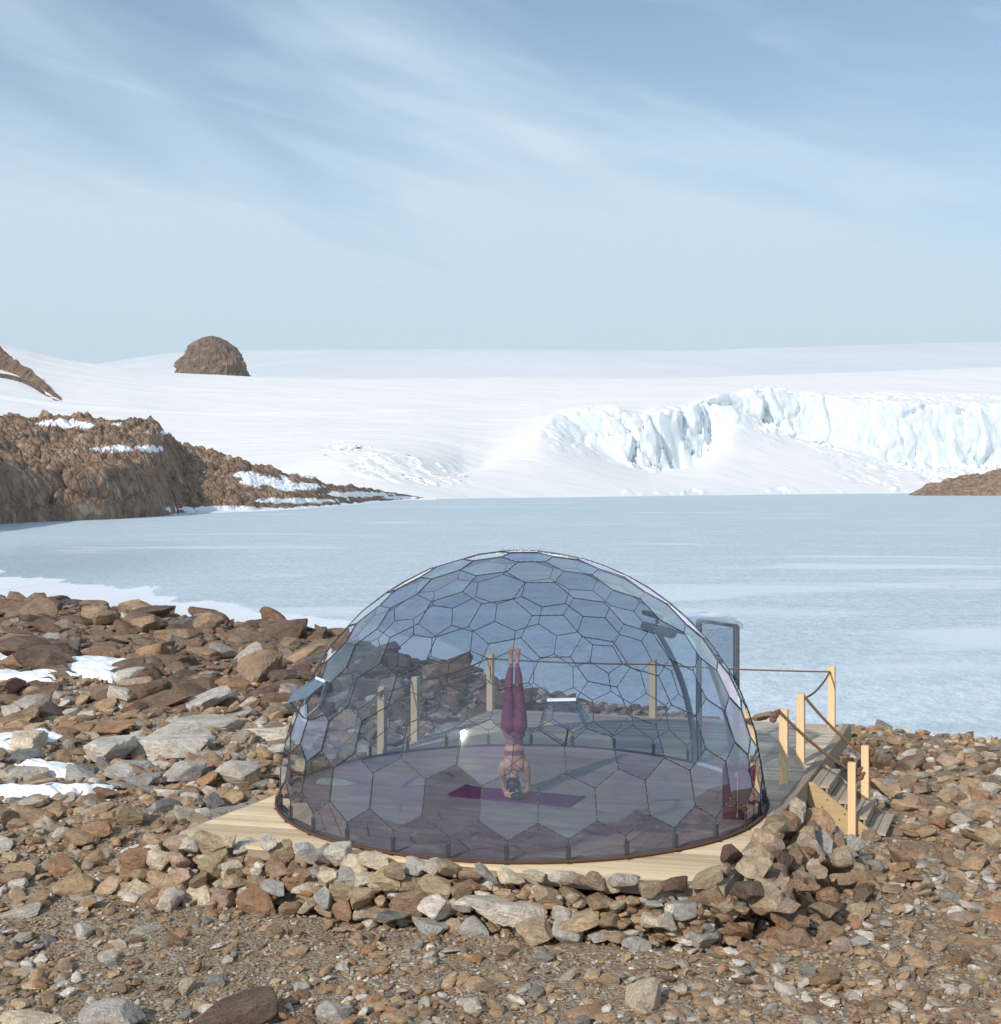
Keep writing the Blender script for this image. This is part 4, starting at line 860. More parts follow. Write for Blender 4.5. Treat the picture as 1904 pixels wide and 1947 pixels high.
def wall_region(r_, n):
    s_ = r_.uniform(-0.2, L1 + 3.0, n); o_ = r_.uniform(-0.02, 0.25, n); P = np.array([edge_pt(max(a, 0)) for a in s_]); return P[:, 0] + P[:, 2] * o_, P[:, 1] + P[:, 3] * o_
def fill(n, seed):
    r_ = np.random.default_rng(seed); shapes = [rock_shape(900 + i, 2, 0.75, 9, 0) for i in range(8)]; x, y = wall_region(r_, n); s_ = r_.uniform(0.08, 0.17, n)
    e = np.array([max(0.0, (a - lx(b)) * 0 + 0) for a, b in zip(x, y)]); Vs = []; Fs = []; off = 0
    for i in range(n):
        P, F = shapes[i % 8]; a = r_.uniform(0, 6.28); ca, sa = math.cos(a), math.sin(a); q = P * s_[i]; q = np.stack([q[:, 0] * ca - q[:, 1] * sa, q[:, 0] * sa + q[:, 1] * ca, q[:, 2]], 1)
        z = r_.uniform(-0.56, -0.12); Vs.append(q + [x[i], y[i], z]); Fs.append(F + off); off += len(P)
    tag(link('wall_fill', np_mesh('wall_fill', np.vstack(Vs), np.vstack(Fs)), M['rubble']), 'small stones packed between the larger stones of the wall', kind='stuff')
fill(1700, 77)
# snow patches in the field
def snow_patch(cx, cy, rx_, ry_, h, seed, rot, label):
    n = 90; u = np.linspace(-1.35, 1.35, n); U, Vv = np.meshgrid(u, u)
    rr = np.sqrt(U ** 2 + Vv ** 2) + 0.75 * fbm(U * 2.2 + seed, Vv * 2.2, seed, 4)
    c, s = math.cos(rot), math.sin(rot); X = cx + U * rx_ * c - Vv * ry_ * s; Y = cy + U * rx_ * s + Vv * ry_ * c
    Z = gz(X, Y) + h * 0.60 * (1 - sstep(0.35, 1.0, rr) * 2.2) + 0.10 * fbm(X * 1.6, Y * 2.4, 5, 4)
    tag(link('snow', grid_mesh('snow', X, Y, Z), M['snow']), label, kind='structure')
snow_patch(*gp(140, 1262, 0), 1.9, 1.3, 0.30, 1.3, -0.25, 'snow patch between the dark boulders on the left slope')
snow_patch(*gp(215, 1282, 0), 1.2, 0.7, 0.25, 4.3, -0.5, 'small snow patch right of the dark boulders')
snow_patch(*gp(15, 1238, 0), 0.9, 1.3, 0.35, 2.1, 0.1, 'snow patch at the left edge of the slope')
snow_patch(*gp(40, 1285, 0), 1.5, 0.7, 0.3, 6.3, -0.1, 'narrow snow patch at the left edge')
snow_patch(*gp(35, 1405, 0), 0.85, 0.8, 0.22, 8.3, -0.1, 'snow patch at the left edge above the grey rock')
snow_patch(*gp(120, 1462, -0.05), 0.75, 0.42, 0.2, 9.7, -0.35, 'snow patch behind the leaning grey slab')
snow_patch(*gp(60, 1512, -0.1), 1.15, 0.36, 0.2, 12.1, -0.1, 'long snow patch below the leaning grey slab')
snow_patch(*gp(190, 1508, -0.1), 0.35, 0.2, 0.13, 15.1, 0.3, 'small snow remnant among the stones')

#@@DECK
# ------------------------------------------------------------------ deck
deck = empty('wooden_deck', ((FL[0] + FR[0]) / 2, (FL[1] + FR[1]) / 2, 0)); tag(deck, 'pale timber deck of parallel planks under the clear dome', 'deck')
bpy.context.view_layer.update()
def child(mb, name, mat, parent, smooth=False):
    o = mb.build(name, mat, None, smooth); o.parent = parent; o.matrix_parent_inverse = Matrix.Translation(-Vector(parent.location)) if parent.rotation_euler.z == 0 else (Matrix.Translation(parent.location) @ parent.rotation_euler.to_matrix().to_4x4()).inverted(); return o
pd = Vector((math.cos(R(PR)), math.sin(R(PR)))); pn = Vector((-pd.y, pd.x))
mb = MB(); W_, GAP = 0.142, 0.013; mb_new = mb; k_old = pn.dot(Vector(gp(1440, 1555)))
quad = [Vector(p) for p in (FL, FR, BR, BL)]
def clip2(poly, n, d):        # keep n.p <= d
    out = []
    for i in range(len(poly)):
        a, b = poly[i], poly[(i + 1) % len(poly)]; da, db = n.dot(a) - d, n.dot(b) - d
        if da <= 0: out.append(a)
        if (da < 0) != (db < 0) and abs(da - db) > 1e-9: out.append(a + (b - a) * (da / (da - db)))
    return out
lo = min(pn.dot(q) for q in quad); hi = max(pn.dot(q) for q in quad); k = lo; rp = random.Random(4)
while k < hi:
    if k > k_old and W_ > 0.1: child(mb, 'decking', M['deck'], deck); mb = MB(); W_, GAP = 0.095, 0.012
    poly = clip2(clip2(quad, pn, k + W_ - GAP), -pn, -k)
    if len(poly) >= 3:
        zt = rp.uniform(-0.0025, 0.0015); n = len(poly); V = [(p.x, p.y, zt) for p in poly] + [(p.x, p.y, -0.035) for p in poly]
        mb.add(V, [tuple(range(n)), tuple(range(2 * n - 1, n - 1, -1))] + [(i, i + n, (i + 1) % n + n, (i + 1) % n) for i in range(n)])
    k += W_
child(mb, 'decking', M['deck_old'], deck)
re_ = (Vector(BR) - Vector(FR)).normalized(); ro_ = Vector((re_.y, -re_.x))
def P3(v, z): return (v[0], v[1], z)
mb = MB(); a = Vector(FR) + ro_ * 0.052; b = Vector(BR) + ro_ * 0.052 + re_ * 0.05; mb.bar(P3(a, -0.115), P3(b, -0.115), 0.095, 0.24, bev=0.004)
child(mb, 'edge_beam', M['beam'], deck)
mb = MB(); le = (Vector(BL) - Vector(FL)).normalized(); lo_ = Vector((-le.y, le.x)); a = Vector(FL) + lo_ * 0.03; b = Vector(BL) + lo_ * 0.03; mb.bar(P3(a, -0.10), P3(b, -0.10), 0.045, 0.18, bev=0.003)
child(mb, 'edge_board', M['beam'], deck)
mb = MB(); be = (Vector(BR) - Vector(BL)).normalized(); bn = Vector((-be.y, be.x)); mb.bar(P3(Vector(BL) + bn * 0.03, -0.12), P3(Vector(BR) + bn * 0.03, -0.12), 0.045, 0.16, bev=0.003); child(mb, 'edge_board', M['beam'], deck)
mb = MB(); fe = (Vector(FR) - Vector(FL)).normalized(); fn = Vector((fe.y, -fe.x)); mb.bar(P3(Vector(FL) + fn * -0.03, -0.085), P3(Vector(FR) + fn * -0.03, -0.085), 0.045, 0.09, bev=0.003); child(mb, 'edge_board', M['beam'], deck)

# ------------------------------------------------------------------ posts and ropes
PZ = 0.87
POSTS = [('light wooden post nearest the camera on the left deck edge behind the dome wall', *gp(727, 1433), 0.0), ('second wooden post of the left deck edge', *gp(790, 1408), 0.0),
         ('wooden corner post at the far left of the deck behind the raised feet', *gp(933, 1350), 0.0), ('wooden post in the middle of the far deck edge', *gp(1242, 1364), 0.0),
         ('wooden corner post at the far right corner of the deck against the ice', *gp(1582, 1382), 0.0), ('front wooden post at the top of the steps', *gp(1491, 1490), 0.0),
         ('rear wooden post at the top of the steps', *gp(1523, 1451), 0.0), ('front wooden post at the bottom of the steps', 4.09, 15.45, -0.6), ('rear wooden post at the bottom of the steps', 4.51, 16.42, -0.6)]
proto = None; TOPS = []
for lab, x, y, z in POSTS:
    if proto is None:
        m_ = MB().box((0, 0, (PZ - 0.12) / 2), (0.098, 0.098, PZ + 0.12), bev=0.004); proto = m_.build('fence_post', M['post']); o = proto
    else: o = proto.copy(); C.objects.link(o)
    low = z < -0.1
    o.location = (x, y, z); o.rotation_euler = (0, 0, R(-22)); tag(o, lab, 'post', 'posts of the rope railing'); TOPS.append(Vector((x, y, z + PZ - 0.07)))
    if low: o.scale = (0.92, 0.92, 1.0); TOPS[-1] = Vector((x, y, z + PZ - 0.1))
def sag(a, b, s, n=14): return [a.lerp(b, i / n) - Vector((0, 0, s * 4 * (i / n) * (1 - i / n))) for i in range(n + 1)]
def make_rope(paths, r, label, knots=(), pitch=0.06):
    m_ = MB()
    for p in paths: m_.rope(p, r, pitch)
    for kx in knots:
        kx = Vector(kx)
        for j in range(3):
            c = kx + Vector((0.012 * (j - 1), 0, 0.016 * (j - 1))); pts = [c + Vector((math.cos(a) * 0.028, math.sin(a) * 0.022, math.sin(a + j) * 0.018)) for a in np.linspace(0, 6.2, 13)]
            m_.rope(pts, r * 0.95, pitch)
    o = m_.build('rope', M['rope'], None, True); tag(o, label, 'rope', 'ropes of the deck railing'); return o
off = Vector((-0.05, -0.04, 0))
make_rope([sag(TOPS[0] + off, TOPS[1] + off, 0.03), sag(TOPS[1] + off, TOPS[2] + off, 0.05)], 0.011, 'thin rope along the left side of the deck seen through the dome', [TOPS[0] + Vector((-0.02, -0.07, 0.0))])
make_rope([sag(TOPS[2] + off, TOPS[3] + off, 0.02), sag(TOPS[3] + off, TOPS[4] + off, 0.02)], 0.012, 'thin rope stretched along the far edge of the deck')
make_rope([sag(TOPS[4] + Vector((-0.04, -0.06, 0.0)), TOPS[6] + Vector((0.05, -0.02, 0.02)), 0.06)], 0.013, 'rope sagging between the far right corner post and the steps')
make_rope([sag(TOPS[5] + Vector((-0.06, -0.06, 0.05)), TOPS[7] + Vector((0.0, 0.06, -0.01)), 0.05)], 0.019, 'thick rope handrail on the near side of the steps', [TOPS[5] + Vector((-0.10, -0.03, 0.03)), TOPS[5] + Vector((-0.12, -0.02, -0.03)), TOPS[7] + Vector((0.08, 0.02, 0.0)), TOPS[7] + Vector((0.11, 0.02, -0.06))], 0.07)
make_rope([sag(TOPS[6] + Vector((0.04, -0.05, 0.04)), TOPS[8] + Vector((-0.02, 0.05, 0.0)), 0.05)], 0.019, 'thick rope handrail on the far side of the steps', [TOPS[8] + Vector((0.08, 0.02, 0.02)), TOPS[8] + Vector((0.11, 0.0, -0.05))], 0.07)

# ------------------------------------------------------------------ steps
S0 = Vector(FR) + re_ * ((15.78 - FR[1]) / re_.y) + ro_ * 0.105; sw = 0.98; ang = math.atan2(ro_.y, ro_.x)
stp = empty('steps', (S0.x, S0.y, -0.62), ang); tag(stp, 'weathered timber steps leading down from the right edge of the deck', 'steps')
Minv = (Matrix.Translation(stp.location) @ Matrix.Rotation(ang, 4, 'Z')).inverted()
def cl_(mb, name, mat): return mb.build(name, mat, stp)          # built in the steps' own frame: x outwards, y along the deck edge
RISE, RUN = 0.165, 0.215
for k in range(4):
    z = 0.62 - 0.05 - RISE * k; x0 = RUN * k
    cl_(MB().box((x0 + 0.058, sw / 2, z - 0.018), (0.112, sw, 0.034), bev=0.003).box((x0 + 0.178, sw / 2, z - 0.018), (0.112, sw, 0.034), bev=0.003), 'tread', M['tread'])
    if k < 3: cl_(MB().box((x0 + 0.205, sw / 2, z - 0.066), (0.02, sw - 0.004, 0.058)).box((x0 + 0.205, sw / 2, z - 0.130), (0.02, sw - 0.004, 0.058)), 'riser', M['tread'])
for yy in (-0.024, sw + 0.024):
    m_ = MB(); dirv = Vector((RUN * 4, 0, -RISE * 4)); a = Vector((0.0, yy, 0.62 - 0.17)); V = [(-0.0, 0, 0.60), (0.06, 0, 0.60), (0.06 + RUN * 4, 0, 0.60 - RISE * 4), (0.02 + RUN * 4, 0, 0.60 - RISE * 4 - 0.16), (RUN * 4 - 0.14, 0, 0.60 - RISE * 4 - 0.16), (0.0, 0, 0.34)]
    n = len(V); VV = [(v[0], yy - 0.021, v[2]) for v in V] + [(v[0], yy + 0.021, v[2]) for v in V]
    m_.add(VV, [tuple(range(n)), tuple(range(2 * n - 1, n - 1, -1))] + [(i, (i + 1) % n, (i + 1) % n + n, i + n)[::-1] for i in range(n)])
    so_ = cl_(m_, 'stringer', M['stringer'])
    if yy < 0:
        for bx_, bz_ in ((0.22, 0.42), (0.16, 0.33), (0.42, 0.27), (0.36, 0.2), (0.64, 0.11), (0.58, 0.04)):
            MB().tube([(bx_, yy - 0.035, bz_), (bx_, yy - 0.018, bz_)], 0.009, 8).build('bolt', M['bolt'], so_)
stub = MB().box((0.05, 0.0, 0), (0.2, 0.1, 0.03), bev=0.003)

#@@DOME
# ------------------------------------------------------------------ dome
CX, CY, RD, CZ = 0.235, 15.0, 2.70, 0.055
CEN = Vector((CX, CY, 0)); OC = Vector((0, 0, CZ))
dome = empty('geodesic_dome', CEN); tag(dome, 'transparent tinted geodesic dome of hexagonal panels standing on the deck', 'dome')
AZ0 = R(-81.6); FQ = 6
ico = [Vector((0, 0, 1))] + [Vector((math.cos(AZ0 + i * R(72)) * 2 / 5 ** .5, math.sin(AZ0 + i * R(72)) * 2 / 5 ** .5, 1 / 5 ** .5)) for i in range(5)] + \
      [Vector((math.cos(AZ0 + R(36) + i * R(72)) * 2 / 5 ** .5, math.sin(AZ0 + R(36) + i * R(72)) * 2 / 5 ** .5, -1 / 5 ** .5)) for i in range(5)] + [Vector((0, 0, -1))]
tris = []
for i in range(5):
    j = (i + 1) % 5; tris += [(0, 1 + i, 1 + j), (1 + i, 6 + i, 1 + j), (6 + i, 6 + j, 1 + j), (11, 6 + j, 6 + i)]
vid = {}; verts = []; faces = []
def gv(p):
    p = p.normalized(); k = (round(p.x, 4), round(p.y, 4), round(p.z, 4))
    for dx in (0,):
        if k in vid: return vid[k]
    vid[k] = len(verts); verts.append(p); return vid[k]
for a, b, c in tris:
    A, B, Cc = ico[a], ico[b], ico[c]; G = {}
    for i in range(FQ + 1):
        for j in range(FQ + 1 - i): G[i, j] = gv(A * (FQ - i - j) + B * i + Cc * j)
    for i in range(FQ):
        for j in range(FQ - i):
            faces.append((G[i, j], G[i + 1, j], G[i, j + 1]))
            if i + j < FQ - 1: faces.append((G[i + 1, j], G[i + 1, j + 1], G[i, j + 1]))
cen = [((verts[a] + verts[b] + verts[c]) / 3).normalized() for a, b, c in faces]
inc = defaultdict(list)
for fi, f in enumerate(faces):
    for v in f: inc[v].append(fi)
# door frame of reference
DAZ = R(28); er = Vector((math.cos(DAZ), math.sin(DAZ), 0)); eu = Vector((-er.y, er.x, 0)); DW, DH, DO = 0.375, 1.74, 2.745
def clip3(poly, n, d):
    out = []
    for i in range(len(poly)):
        a, b = poly[i], poly[(i + 1) % len(poly)]; da, db = n.dot(a) - d, n.dot(b) - d
        if da <= 0: out.append(a)
        if (da < 0) != (db < 0) and abs(da - db) > 1e-9: out.append(a + (b - a) * (da / (da - db)))
    return out
ZB = 0.008
zup = Vector((0, 0, 1))
def pieces(poly):
    poly = clip3(poly, -zup, -ZB)
    if len(poly) < 3: return []
    c = sum(poly, Vector()) / len(poly)
    if er.dot(c) < 1.4 or abs(eu.dot(c)) > 0.9: return [poly]
    out = [clip3(poly, eu, -DW), clip3(poly, -eu, -DW), clip3(clip3(clip3(poly, eu, DW), -eu, DW), -zup, -DH)]
    return [p for p in out if len(p) >= 3]
def seg_ok(a, b, n=10):
    """sub-segments outside the door and above the base"""
    res = []; cur = None
    for i in range(n + 1):
        p = a.lerp(b, i / n); ins = (er.dot(p) > 1.4 and abs(eu.dot(p)) < DW and p.z < DH) or p.z < ZB
        if not ins:
            cur = [p, p] if cur is None else [cur[0], p]
        elif cur: res.append(cur); cur = None
    if cur: res.append(cur)
    return [c for c in res if (c[0] - c[1]).length > 0.02]
cells = []
for vi, fl in inc.items():
    v = verts[vi]
    if v.z < -0.2: continue
    n = v; t = n.orthogonal().normalized(); bt = n.cross(t); ang_ = lambda q: math.atan2(cen[q].dot(bt), cen[q].dot(t))
    L = sorted(fl, key=ang_); P = [cen[q] * RD + OC for q in L]
    c = sum(P, Vector()) / len(P); P = [p - n * (p - c).dot(n) for p in P]
    cells.append((v, P, L))
cam_l = Vector((0, 0, CH)) - CEN
vents = [Vector((math.cos(AZ0) * 2 / 5 ** .5, math.sin(AZ0) * 2 / 5 ** .5, 1 / 5 ** .5)), Vector((math.cos(AZ0 - R(72)) * 2 / 5 ** .5, math.sin(AZ0 - R(72)) * 2 / 5 ** .5, 1 / 5 ** .5))]
def facing(c): v = c[0]; return v.dot((cam_l - v * RD).normalized())
cells.sort(key=facing, reverse=True)
npan = 0; rest = MB()
gpnt = Vector((-0.36, -2.38, 1.17)); GLH = ((cam_l - gpnt).normalized() + sd).normalized(); GLN = GLH; GLD = min((c[0] - GLN).length for c in cells)   # one panel catches the sun
for v, P, L in cells:
    if any((v - w).length < 0.02 for w in vents) or v.z > 0.999: continue
    # panels overlap like scales: tiny per-panel tilt
    rt = random.Random(int((v.x * 3 + v.y * 7 + v.z * 11) * 1000)); tilt = Vector((rt.uniform(-1, 1), rt.uniform(-1, 1), rt.uniform(-1, 1))) * 0.012
    if (v - GLN).length == GLD:
        q_ = min(P, key=lambda p: p.x - p.z * 0.8); GLH = ((cam_l - q_).normalized() + sd).normalized(); tilt = GLH - v + Vector((0.002, 0, -0.002))
    c = sum(P, Vector()) / len(P); n = (v + tilt).normalized(); P = [c + (p - c) * 1.004 - v * ((p - c).dot(n) / max(v.dot(n), .5)) for p in P]
    pcs = pieces(P)
    if not pcs: continue
    m_ = MB() if npan < 99 else rest
    for q in pcs: m_.add(q, [tuple(range(len(q)))])
    if npan < 99: m_.build('panel', M['glass'], dome); npan += 1
tag(rest.build('panel', M['glass'], dome), 'remaining hexagonal panels on the far side of the dome', kind='stuff')
# seams and bolts
edges = {}
for v, P, L in cells:
    for i in range(len(L)):
        a, b = L[i], L[(i + 1) % len(L)]; edges[(min(a, b), max(a, b))] = (cen[a] * RD + OC, cen[b] * RD + OC)
sm = MB(); bo_ = MB(); bases = []
for (a, b) in edges.values():
    for p, q in seg_ok(a, b, 24):
        mid = ((p + q) / 2 - OC).normalized()
        sm.bar(p + mid * 0.004, q + mid * 0.004, 0.0078, 0.007, up=mid)
        L_ = (q - p).length; k = max(2, round(L_ / 0.085))
        for i in range(k):
            c = p.lerp(q, (i + 0.5) / k) + mid * 0.0105; bo_.ball(c, 0.0052, 1)
        for e in (p, q):
            if e.z < 0.03: bases.append(e)
sm.build('seam_frame', M['seam'], dome)
tag(bo_.build('bolts', M['bolt'], dome), 'tiny steel bolts along the seams', kind='stuff')
for e in bases:
    r0 = Vector((e.x, e.y, 0)).normalized(); az = math.atan2(r0.y, r0.x); b0 = r0 * (RD + 0.001)
    if abs(((az - DAZ + math.pi) % (2 * math.pi)) - math.pi) < 0.16: continue
    MB().box(b0 + Vector((0, 0, 0.088)) + r0 * 0.008, (0.012, 0.046, 0.155), rz=az, bev=0.003).box(b0 + r0 * 0.03 + Vector((0, 0, 0.008)), (0.06, 0.046, 0.008), rz=az).ball(b0 + r0 * 0.018 + Vector((0, 0, 0.05)), 0.007, 1).ball(b0 + r0 * 0.018 + Vector((0, 0, 0.12)), 0.007, 1).build('bracket', M['bracket'], dome)
# base rim
m_ = MB(); m_.tube([(math.cos(a) * (RD + 0.004), math.sin(a) * (RD + 0.004), 0.016) for a in np.linspace(DAZ + 0.16, DAZ + 2 * math.pi - 0.16, 150)], 0.011, 6); m_.build('base_rim', M['bracket'], dome, True)
# vents
for w in vents:
    P = [p for v, p, L in cells if (v - w).length < 0.02][0]; c = sum(P, Vector()) / 5
    ordz = sorted(P, key=lambda p: -p.z); top = ordz[:2]; bot = ordz[-1]
    ve = MB()
    for i in range(5):
        a, b = P[i], P[(i + 1) % 5]; ve.bar(a * 1.0 + w * 0.022 + (c - a) * 0.03, b + w * 0.022 + (c - b) * 0.03, 0.035, 0.045, up=w, bev=0.003)
    vf = ve.build('vent_frame', M['glass_clear'], dome)
    hinge = (top[0] + top[1]) / 2 + w * 0.05; ax = (top[1] - top[0]).normalized()
    o_dir = (bot - hinge); q1 = Quaternion(ax, R(33)); q2 = Quaternion(ax, R(-33)); outw = Vector((w.x, w.y, 0)).normalized()
    q = q1 if (q1 @ o_dir).dot(outw) > (q2 @ o_dir).dot(outw) else q2
    def tr(p): return hinge + q @ (c + (p - c) * 1.0 + w * 0.05 - hinge)
    Pp = [tr(p) for p in P]; n = (Pp[1] - Pp[0]).cross(Pp[2] - Pp[1]).normalized()
    V = [p + n * 0.004 for p in Pp] + [p - n * 0.004 for p in Pp]
    MB().add(V, [(0, 1, 2, 3, 4), (9, 8, 7, 6, 5)] + [(i, i + 5, (i + 1) % 5 + 5, (i + 1) % 5) for i in range(5)]).build('vent_pane', M['glass_clear'], dome)
    pb = MB()
    for i in range(5): pb.bar(Pp[i], Pp[(i + 1) % 5], 0.006, 0.010, up=n)
    pb.build('pane_edge', M['glass_clear'], vf)
    pt = [p for p in Pp if (p - tr(bot)).length < 0.01][0]
    MB().tube([tuple(bot + w * 0.05), tuple(pt.lerp(hinge, 0.08))], 0.009, 8).build('strut', M['seam'], vf)
    MB().bar(tr(top[0]) + w * 0.01, tr(top[1]) + w * 0.01, 0.03, 0.02, up=w).build('hinge', M['clear_edge'], vf)
# roof vent: raised pentagon with pins
P = [p for v, p, L in cells if v.z > 0.999][0]
rv_ = MB(); V = [p * 1.0 + Vector((0, 0, 0.025)) for p in P] + [p + Vector((0, 0, 0.017)) for p in P]; V = [Vector((v.x * 1.03, v.y * 1.03, v.z - 0.02)) for v in V]
lid = rv_.add(V, [(0, 1, 2, 3, 4), (9, 8, 7, 6, 5)] + [(i, i + 5, (i + 1) % 5 + 5, (i + 1) % 5) for i in range(5)]).build('roof_lid', M['glass_clear'], dome)
pe = MB()
for i in range(5):
    pe.bar(V[i], V[(i + 1) % 5], 0.007, 0.008)
    for t in (0.2, 0.5, 0.8):
        p = V[i].lerp(V[(i + 1) % 5], t); pe.tube([p, p + Vector((0, 0, 0.028))], 0.002, 5)
pe.build('lid_edge', M['seam'], lid)
# doorway: curved flanges on the dome, vertical outer frame, clear cheeks and canopy
def dome_r(u, z): s = RD ** 2 - (z - CZ) ** 2 - u ** 2; return math.sqrt(max(s, 0))
door = MB()
for sgn in (-1, 1):
    pts = [er * dome_r(DW, z) + eu * sgn * DW + zup * z for z in np.linspace(0.01, DH, 22)]
    for i in range(21):
        a, b = pts[i], pts[i + 1]; door.bar(a, b, 0.10, 0.012, up=((a + b) / 2 - OC).normalized())
    door.bar(er * DO + eu * sgn * DW + zup * 0.01, er * DO + eu * sgn * DW + zup * (DH + 0.06), 0.055, 0.055, up=er)
door.bar(er * DO + eu * -DW + zup * (DH + 0.06), er * DO + eu * DW + zup * (DH + 0.06), 0.05, 0.04)
door.bar(er * dome_r(DW, DH) + eu * -DW + zup * DH, er * dome_r(DW, DH) + eu * DW + zup * DH, 0.05, 0.03)
door_o = door.build('doorway_frame', M['frame_metal'], dome)
for sgn in (-1, 1):
    zs = np.linspace(0.01, DH + 0.05, 16); V = [er * dome_r(DW, min(z, DH)) + eu * sgn * DW + zup * z for z in zs] + [er * DO + eu * sgn * DW + zup * z for z in zs]
    n = len(zs); MB().add(V, [(i, i + 1, n + i + 1, n + i) for i in range(n - 1)]).build('cheek_pane', M['glass_clear'], door_o)
ca = MB(); nu = 12; prof_ = []
rows = []
for r_in, zz_, bul in ((dome_r(DW, DH) - 0.02, DH + 0.03, 0.06), ((dome_r(DW, DH) + DO) / 2, DH + 0.09, 0.07), (DO - 0.02, DH + 0.13, 0.06), (DO + 0.06, DH + 0.085, 0.02), (DO + 0.07, DH + 0.03, 0.0)):
    rows.append([er * r_in + eu * (DW + 0.05) * u + zup * (zz_ + bul * (1 - u ** 4)) for u in np.linspace(-1, 1, nu)])
V = [p for r_ in rows for p in r_]; ca.add(V, [(i * nu + j, i * nu + j + 1, (i + 1) * nu + j + 1, (i + 1) * nu + j) for i in range(len(rows) - 1) for j in range(nu - 1)])
ca.build('canopy', M['glass_clear'], door_o, True)
MB().add([er * DO + eu * -DW + zup * 0.03, er * DO + eu * DW + zup * 0.03, er * DO + eu * DW + zup * (DH + 0.05), er * DO + eu * -DW + zup * (DH + 0.05)], [(0, 1, 2, 3)]).build('door_pane', M['glass'], door_o)
MB().bar(er * (DO + 0.03) + eu * -DW * 0.75 + zup * 0.85, er * (DO + 0.03) + eu * -DW * 0.75 + zup * 1.12, 0.02, 0.025).build('handle', M['bolt'], door_o)
MB().bar(er * (DO - 0.03) + eu * -DW + zup * 0.02, er * (DO - 0.03) + eu * DW + zup * 0.02, 0.07, 0.02).build('threshold', M['clear_edge'], door_o)
rb = dome_r(DW, DH) - 0.17; a = er * rb + eu * -(DW - 0.12) + zup * (DH + 0.0); b = er * rb + eu * (DW - 0.02) + zup * (DH + 0.03)
bl = MB().tube([a, a.lerp(b, 0.02), a.lerp(b, 0.5), a.lerp(b, 0.98), b], [0.052, 0.06, 0.06, 0.06, 0.052], 16).tube([a.lerp(b, 0.16), a.lerp(b, 0.17)], 0.064, 16).build('blind_roll', M['blind'], dome, True)
MB().bar(a.lerp(b, 0.55) + zup * 0.05, a.lerp(b, 0.55) + zup * 0.16, 0.05, 0.03).bar(a.lerp(b, 0.4) + zup * 0.16, b + zup * 0.17, 0.06, 0.05).build('blind_bracket', M['blind'], bl)

# floor inside the dome and the rope round its foot
n = 128; V = [(0, 0, 0.014)]; fl_ = MB(); rr_ = RD - 0.02
V = [(math.cos(2 * math.pi * i / n) * rr_, math.sin(2 * math.pi * i / n) * rr_, 0.014) for i in range(n)] + [(math.cos(2 * math.pi * i / n) * rr_, math.sin(2 * math.pi * i / n) * rr_, 0.003) for i in range(n)]
fo = MB().add(V, [tuple(range(n))] + [(i, i + n, (i + 1) % n + n, (i + 1) % n) for i in range(n)]).build('floor_covering', M['floor']); fo.location = CEN
tag(fo, 'round brown floor covering laid inside the dome', 'floor covering')
pts = [(CX + math.cos(a) * (RD + 0.030), CY + math.sin(a) * (RD + 0.030), 0.018) for a in np.linspace(DAZ + 0.17, DAZ + 2 * math.pi - 0.17, 260)]
tag(MB().rope(pts, 0.017, 0.085, 6).build('base_rope', M['dark_rope'], None, True), 'brown twisted rope laid on the deck around the foot of the dome', 'rope')

# yoga mat
MA, MBk, MCc, MD = [Vector(gp(*p, 0.015)) for p in ((850, 1514), (887, 1495), (1117, 1514), (1083, 1536))]
mat = MB(); ux = (MD - MA).normalized(); uy = (MBk - MA).normalized(); Lm = (MD - MA).length; Wm = (MBk - MA).length; nX, nY = 40, 8
for side in (0, 1):
    pass
V = []; 
for j in range(nY + 1):
    for i in range(nX + 1):
        s_, t_ = i / nX, j / nY; p = MA + ux * Lm * s_ + uy * Wm * t_; ez = 0.018 * max(0, (0.05 - s_) / 0.05) + 0.010 * max(0, (s_ - 0.96) / 0.04); V.append((p.x, p.y, 0.021 + ez))
nn_ = len(V); V += [(v[0], v[1], v[2] - 0.005) for v in V]; F = []
for j in range(nY):
    for i in range(nX):
        a = j * (nX + 1) + i; F.append((a, a + 1, a + nX + 2, a + nX + 1)); F.append((a + nn_, a + nX + 1 + nn_, a + nX + 2 + nn_, a + 1 + nn_))
ring = [i for i in range(nX + 1)] + [j * (nX + 1) + nX for j in range(1, nY + 1)] + [nY * (nX + 1) + i for i in range(nX - 1, -1, -1)] + [j * (nX + 1) for j in range(nY - 1, 0, -1)]
for i in range(len(ring)): a, b = ring[i], ring[(i + 1) % len(ring)]; F.append((a, a + nn_, b + nn_, b))
mo = MB().add(V, F).build('yoga_mat', M['mat'], None, True); tag(mo, 'purple yoga mat spread on the floor under the person', 'yoga mat')

# maroon upright box by the door
bx0 = Vector(gp(1372, 1560)); cab = empty('storage_box', (bx0.x, bx0.y, 0.015), R(-16)); tag(cab, 'dark maroon upright boxes with a silver strip beside the right wall of the dome', 'storage box')
MB().box((0.085, 0.11, 0.275), (0.15, 0.22, 0.55), bev=0.012).build('body', M['maroon'], cab); MB().box((0.255, 0.12, 0.272), (0.16, 0.22, 0.54), bev=0.012).build('body', M['maroon'], cab)
MB().box((0.168, -0.006, 0.27), (0.010, 0.012, 0.46)).box((0.158, -0.012, 0.47), (0.03, 0.02, 0.05), bev=0.003).box((0.166, -0.012, 0.05), (0.022, 0.02, 0.04), bev=0.003).build('latch', M['bolt'], cab)

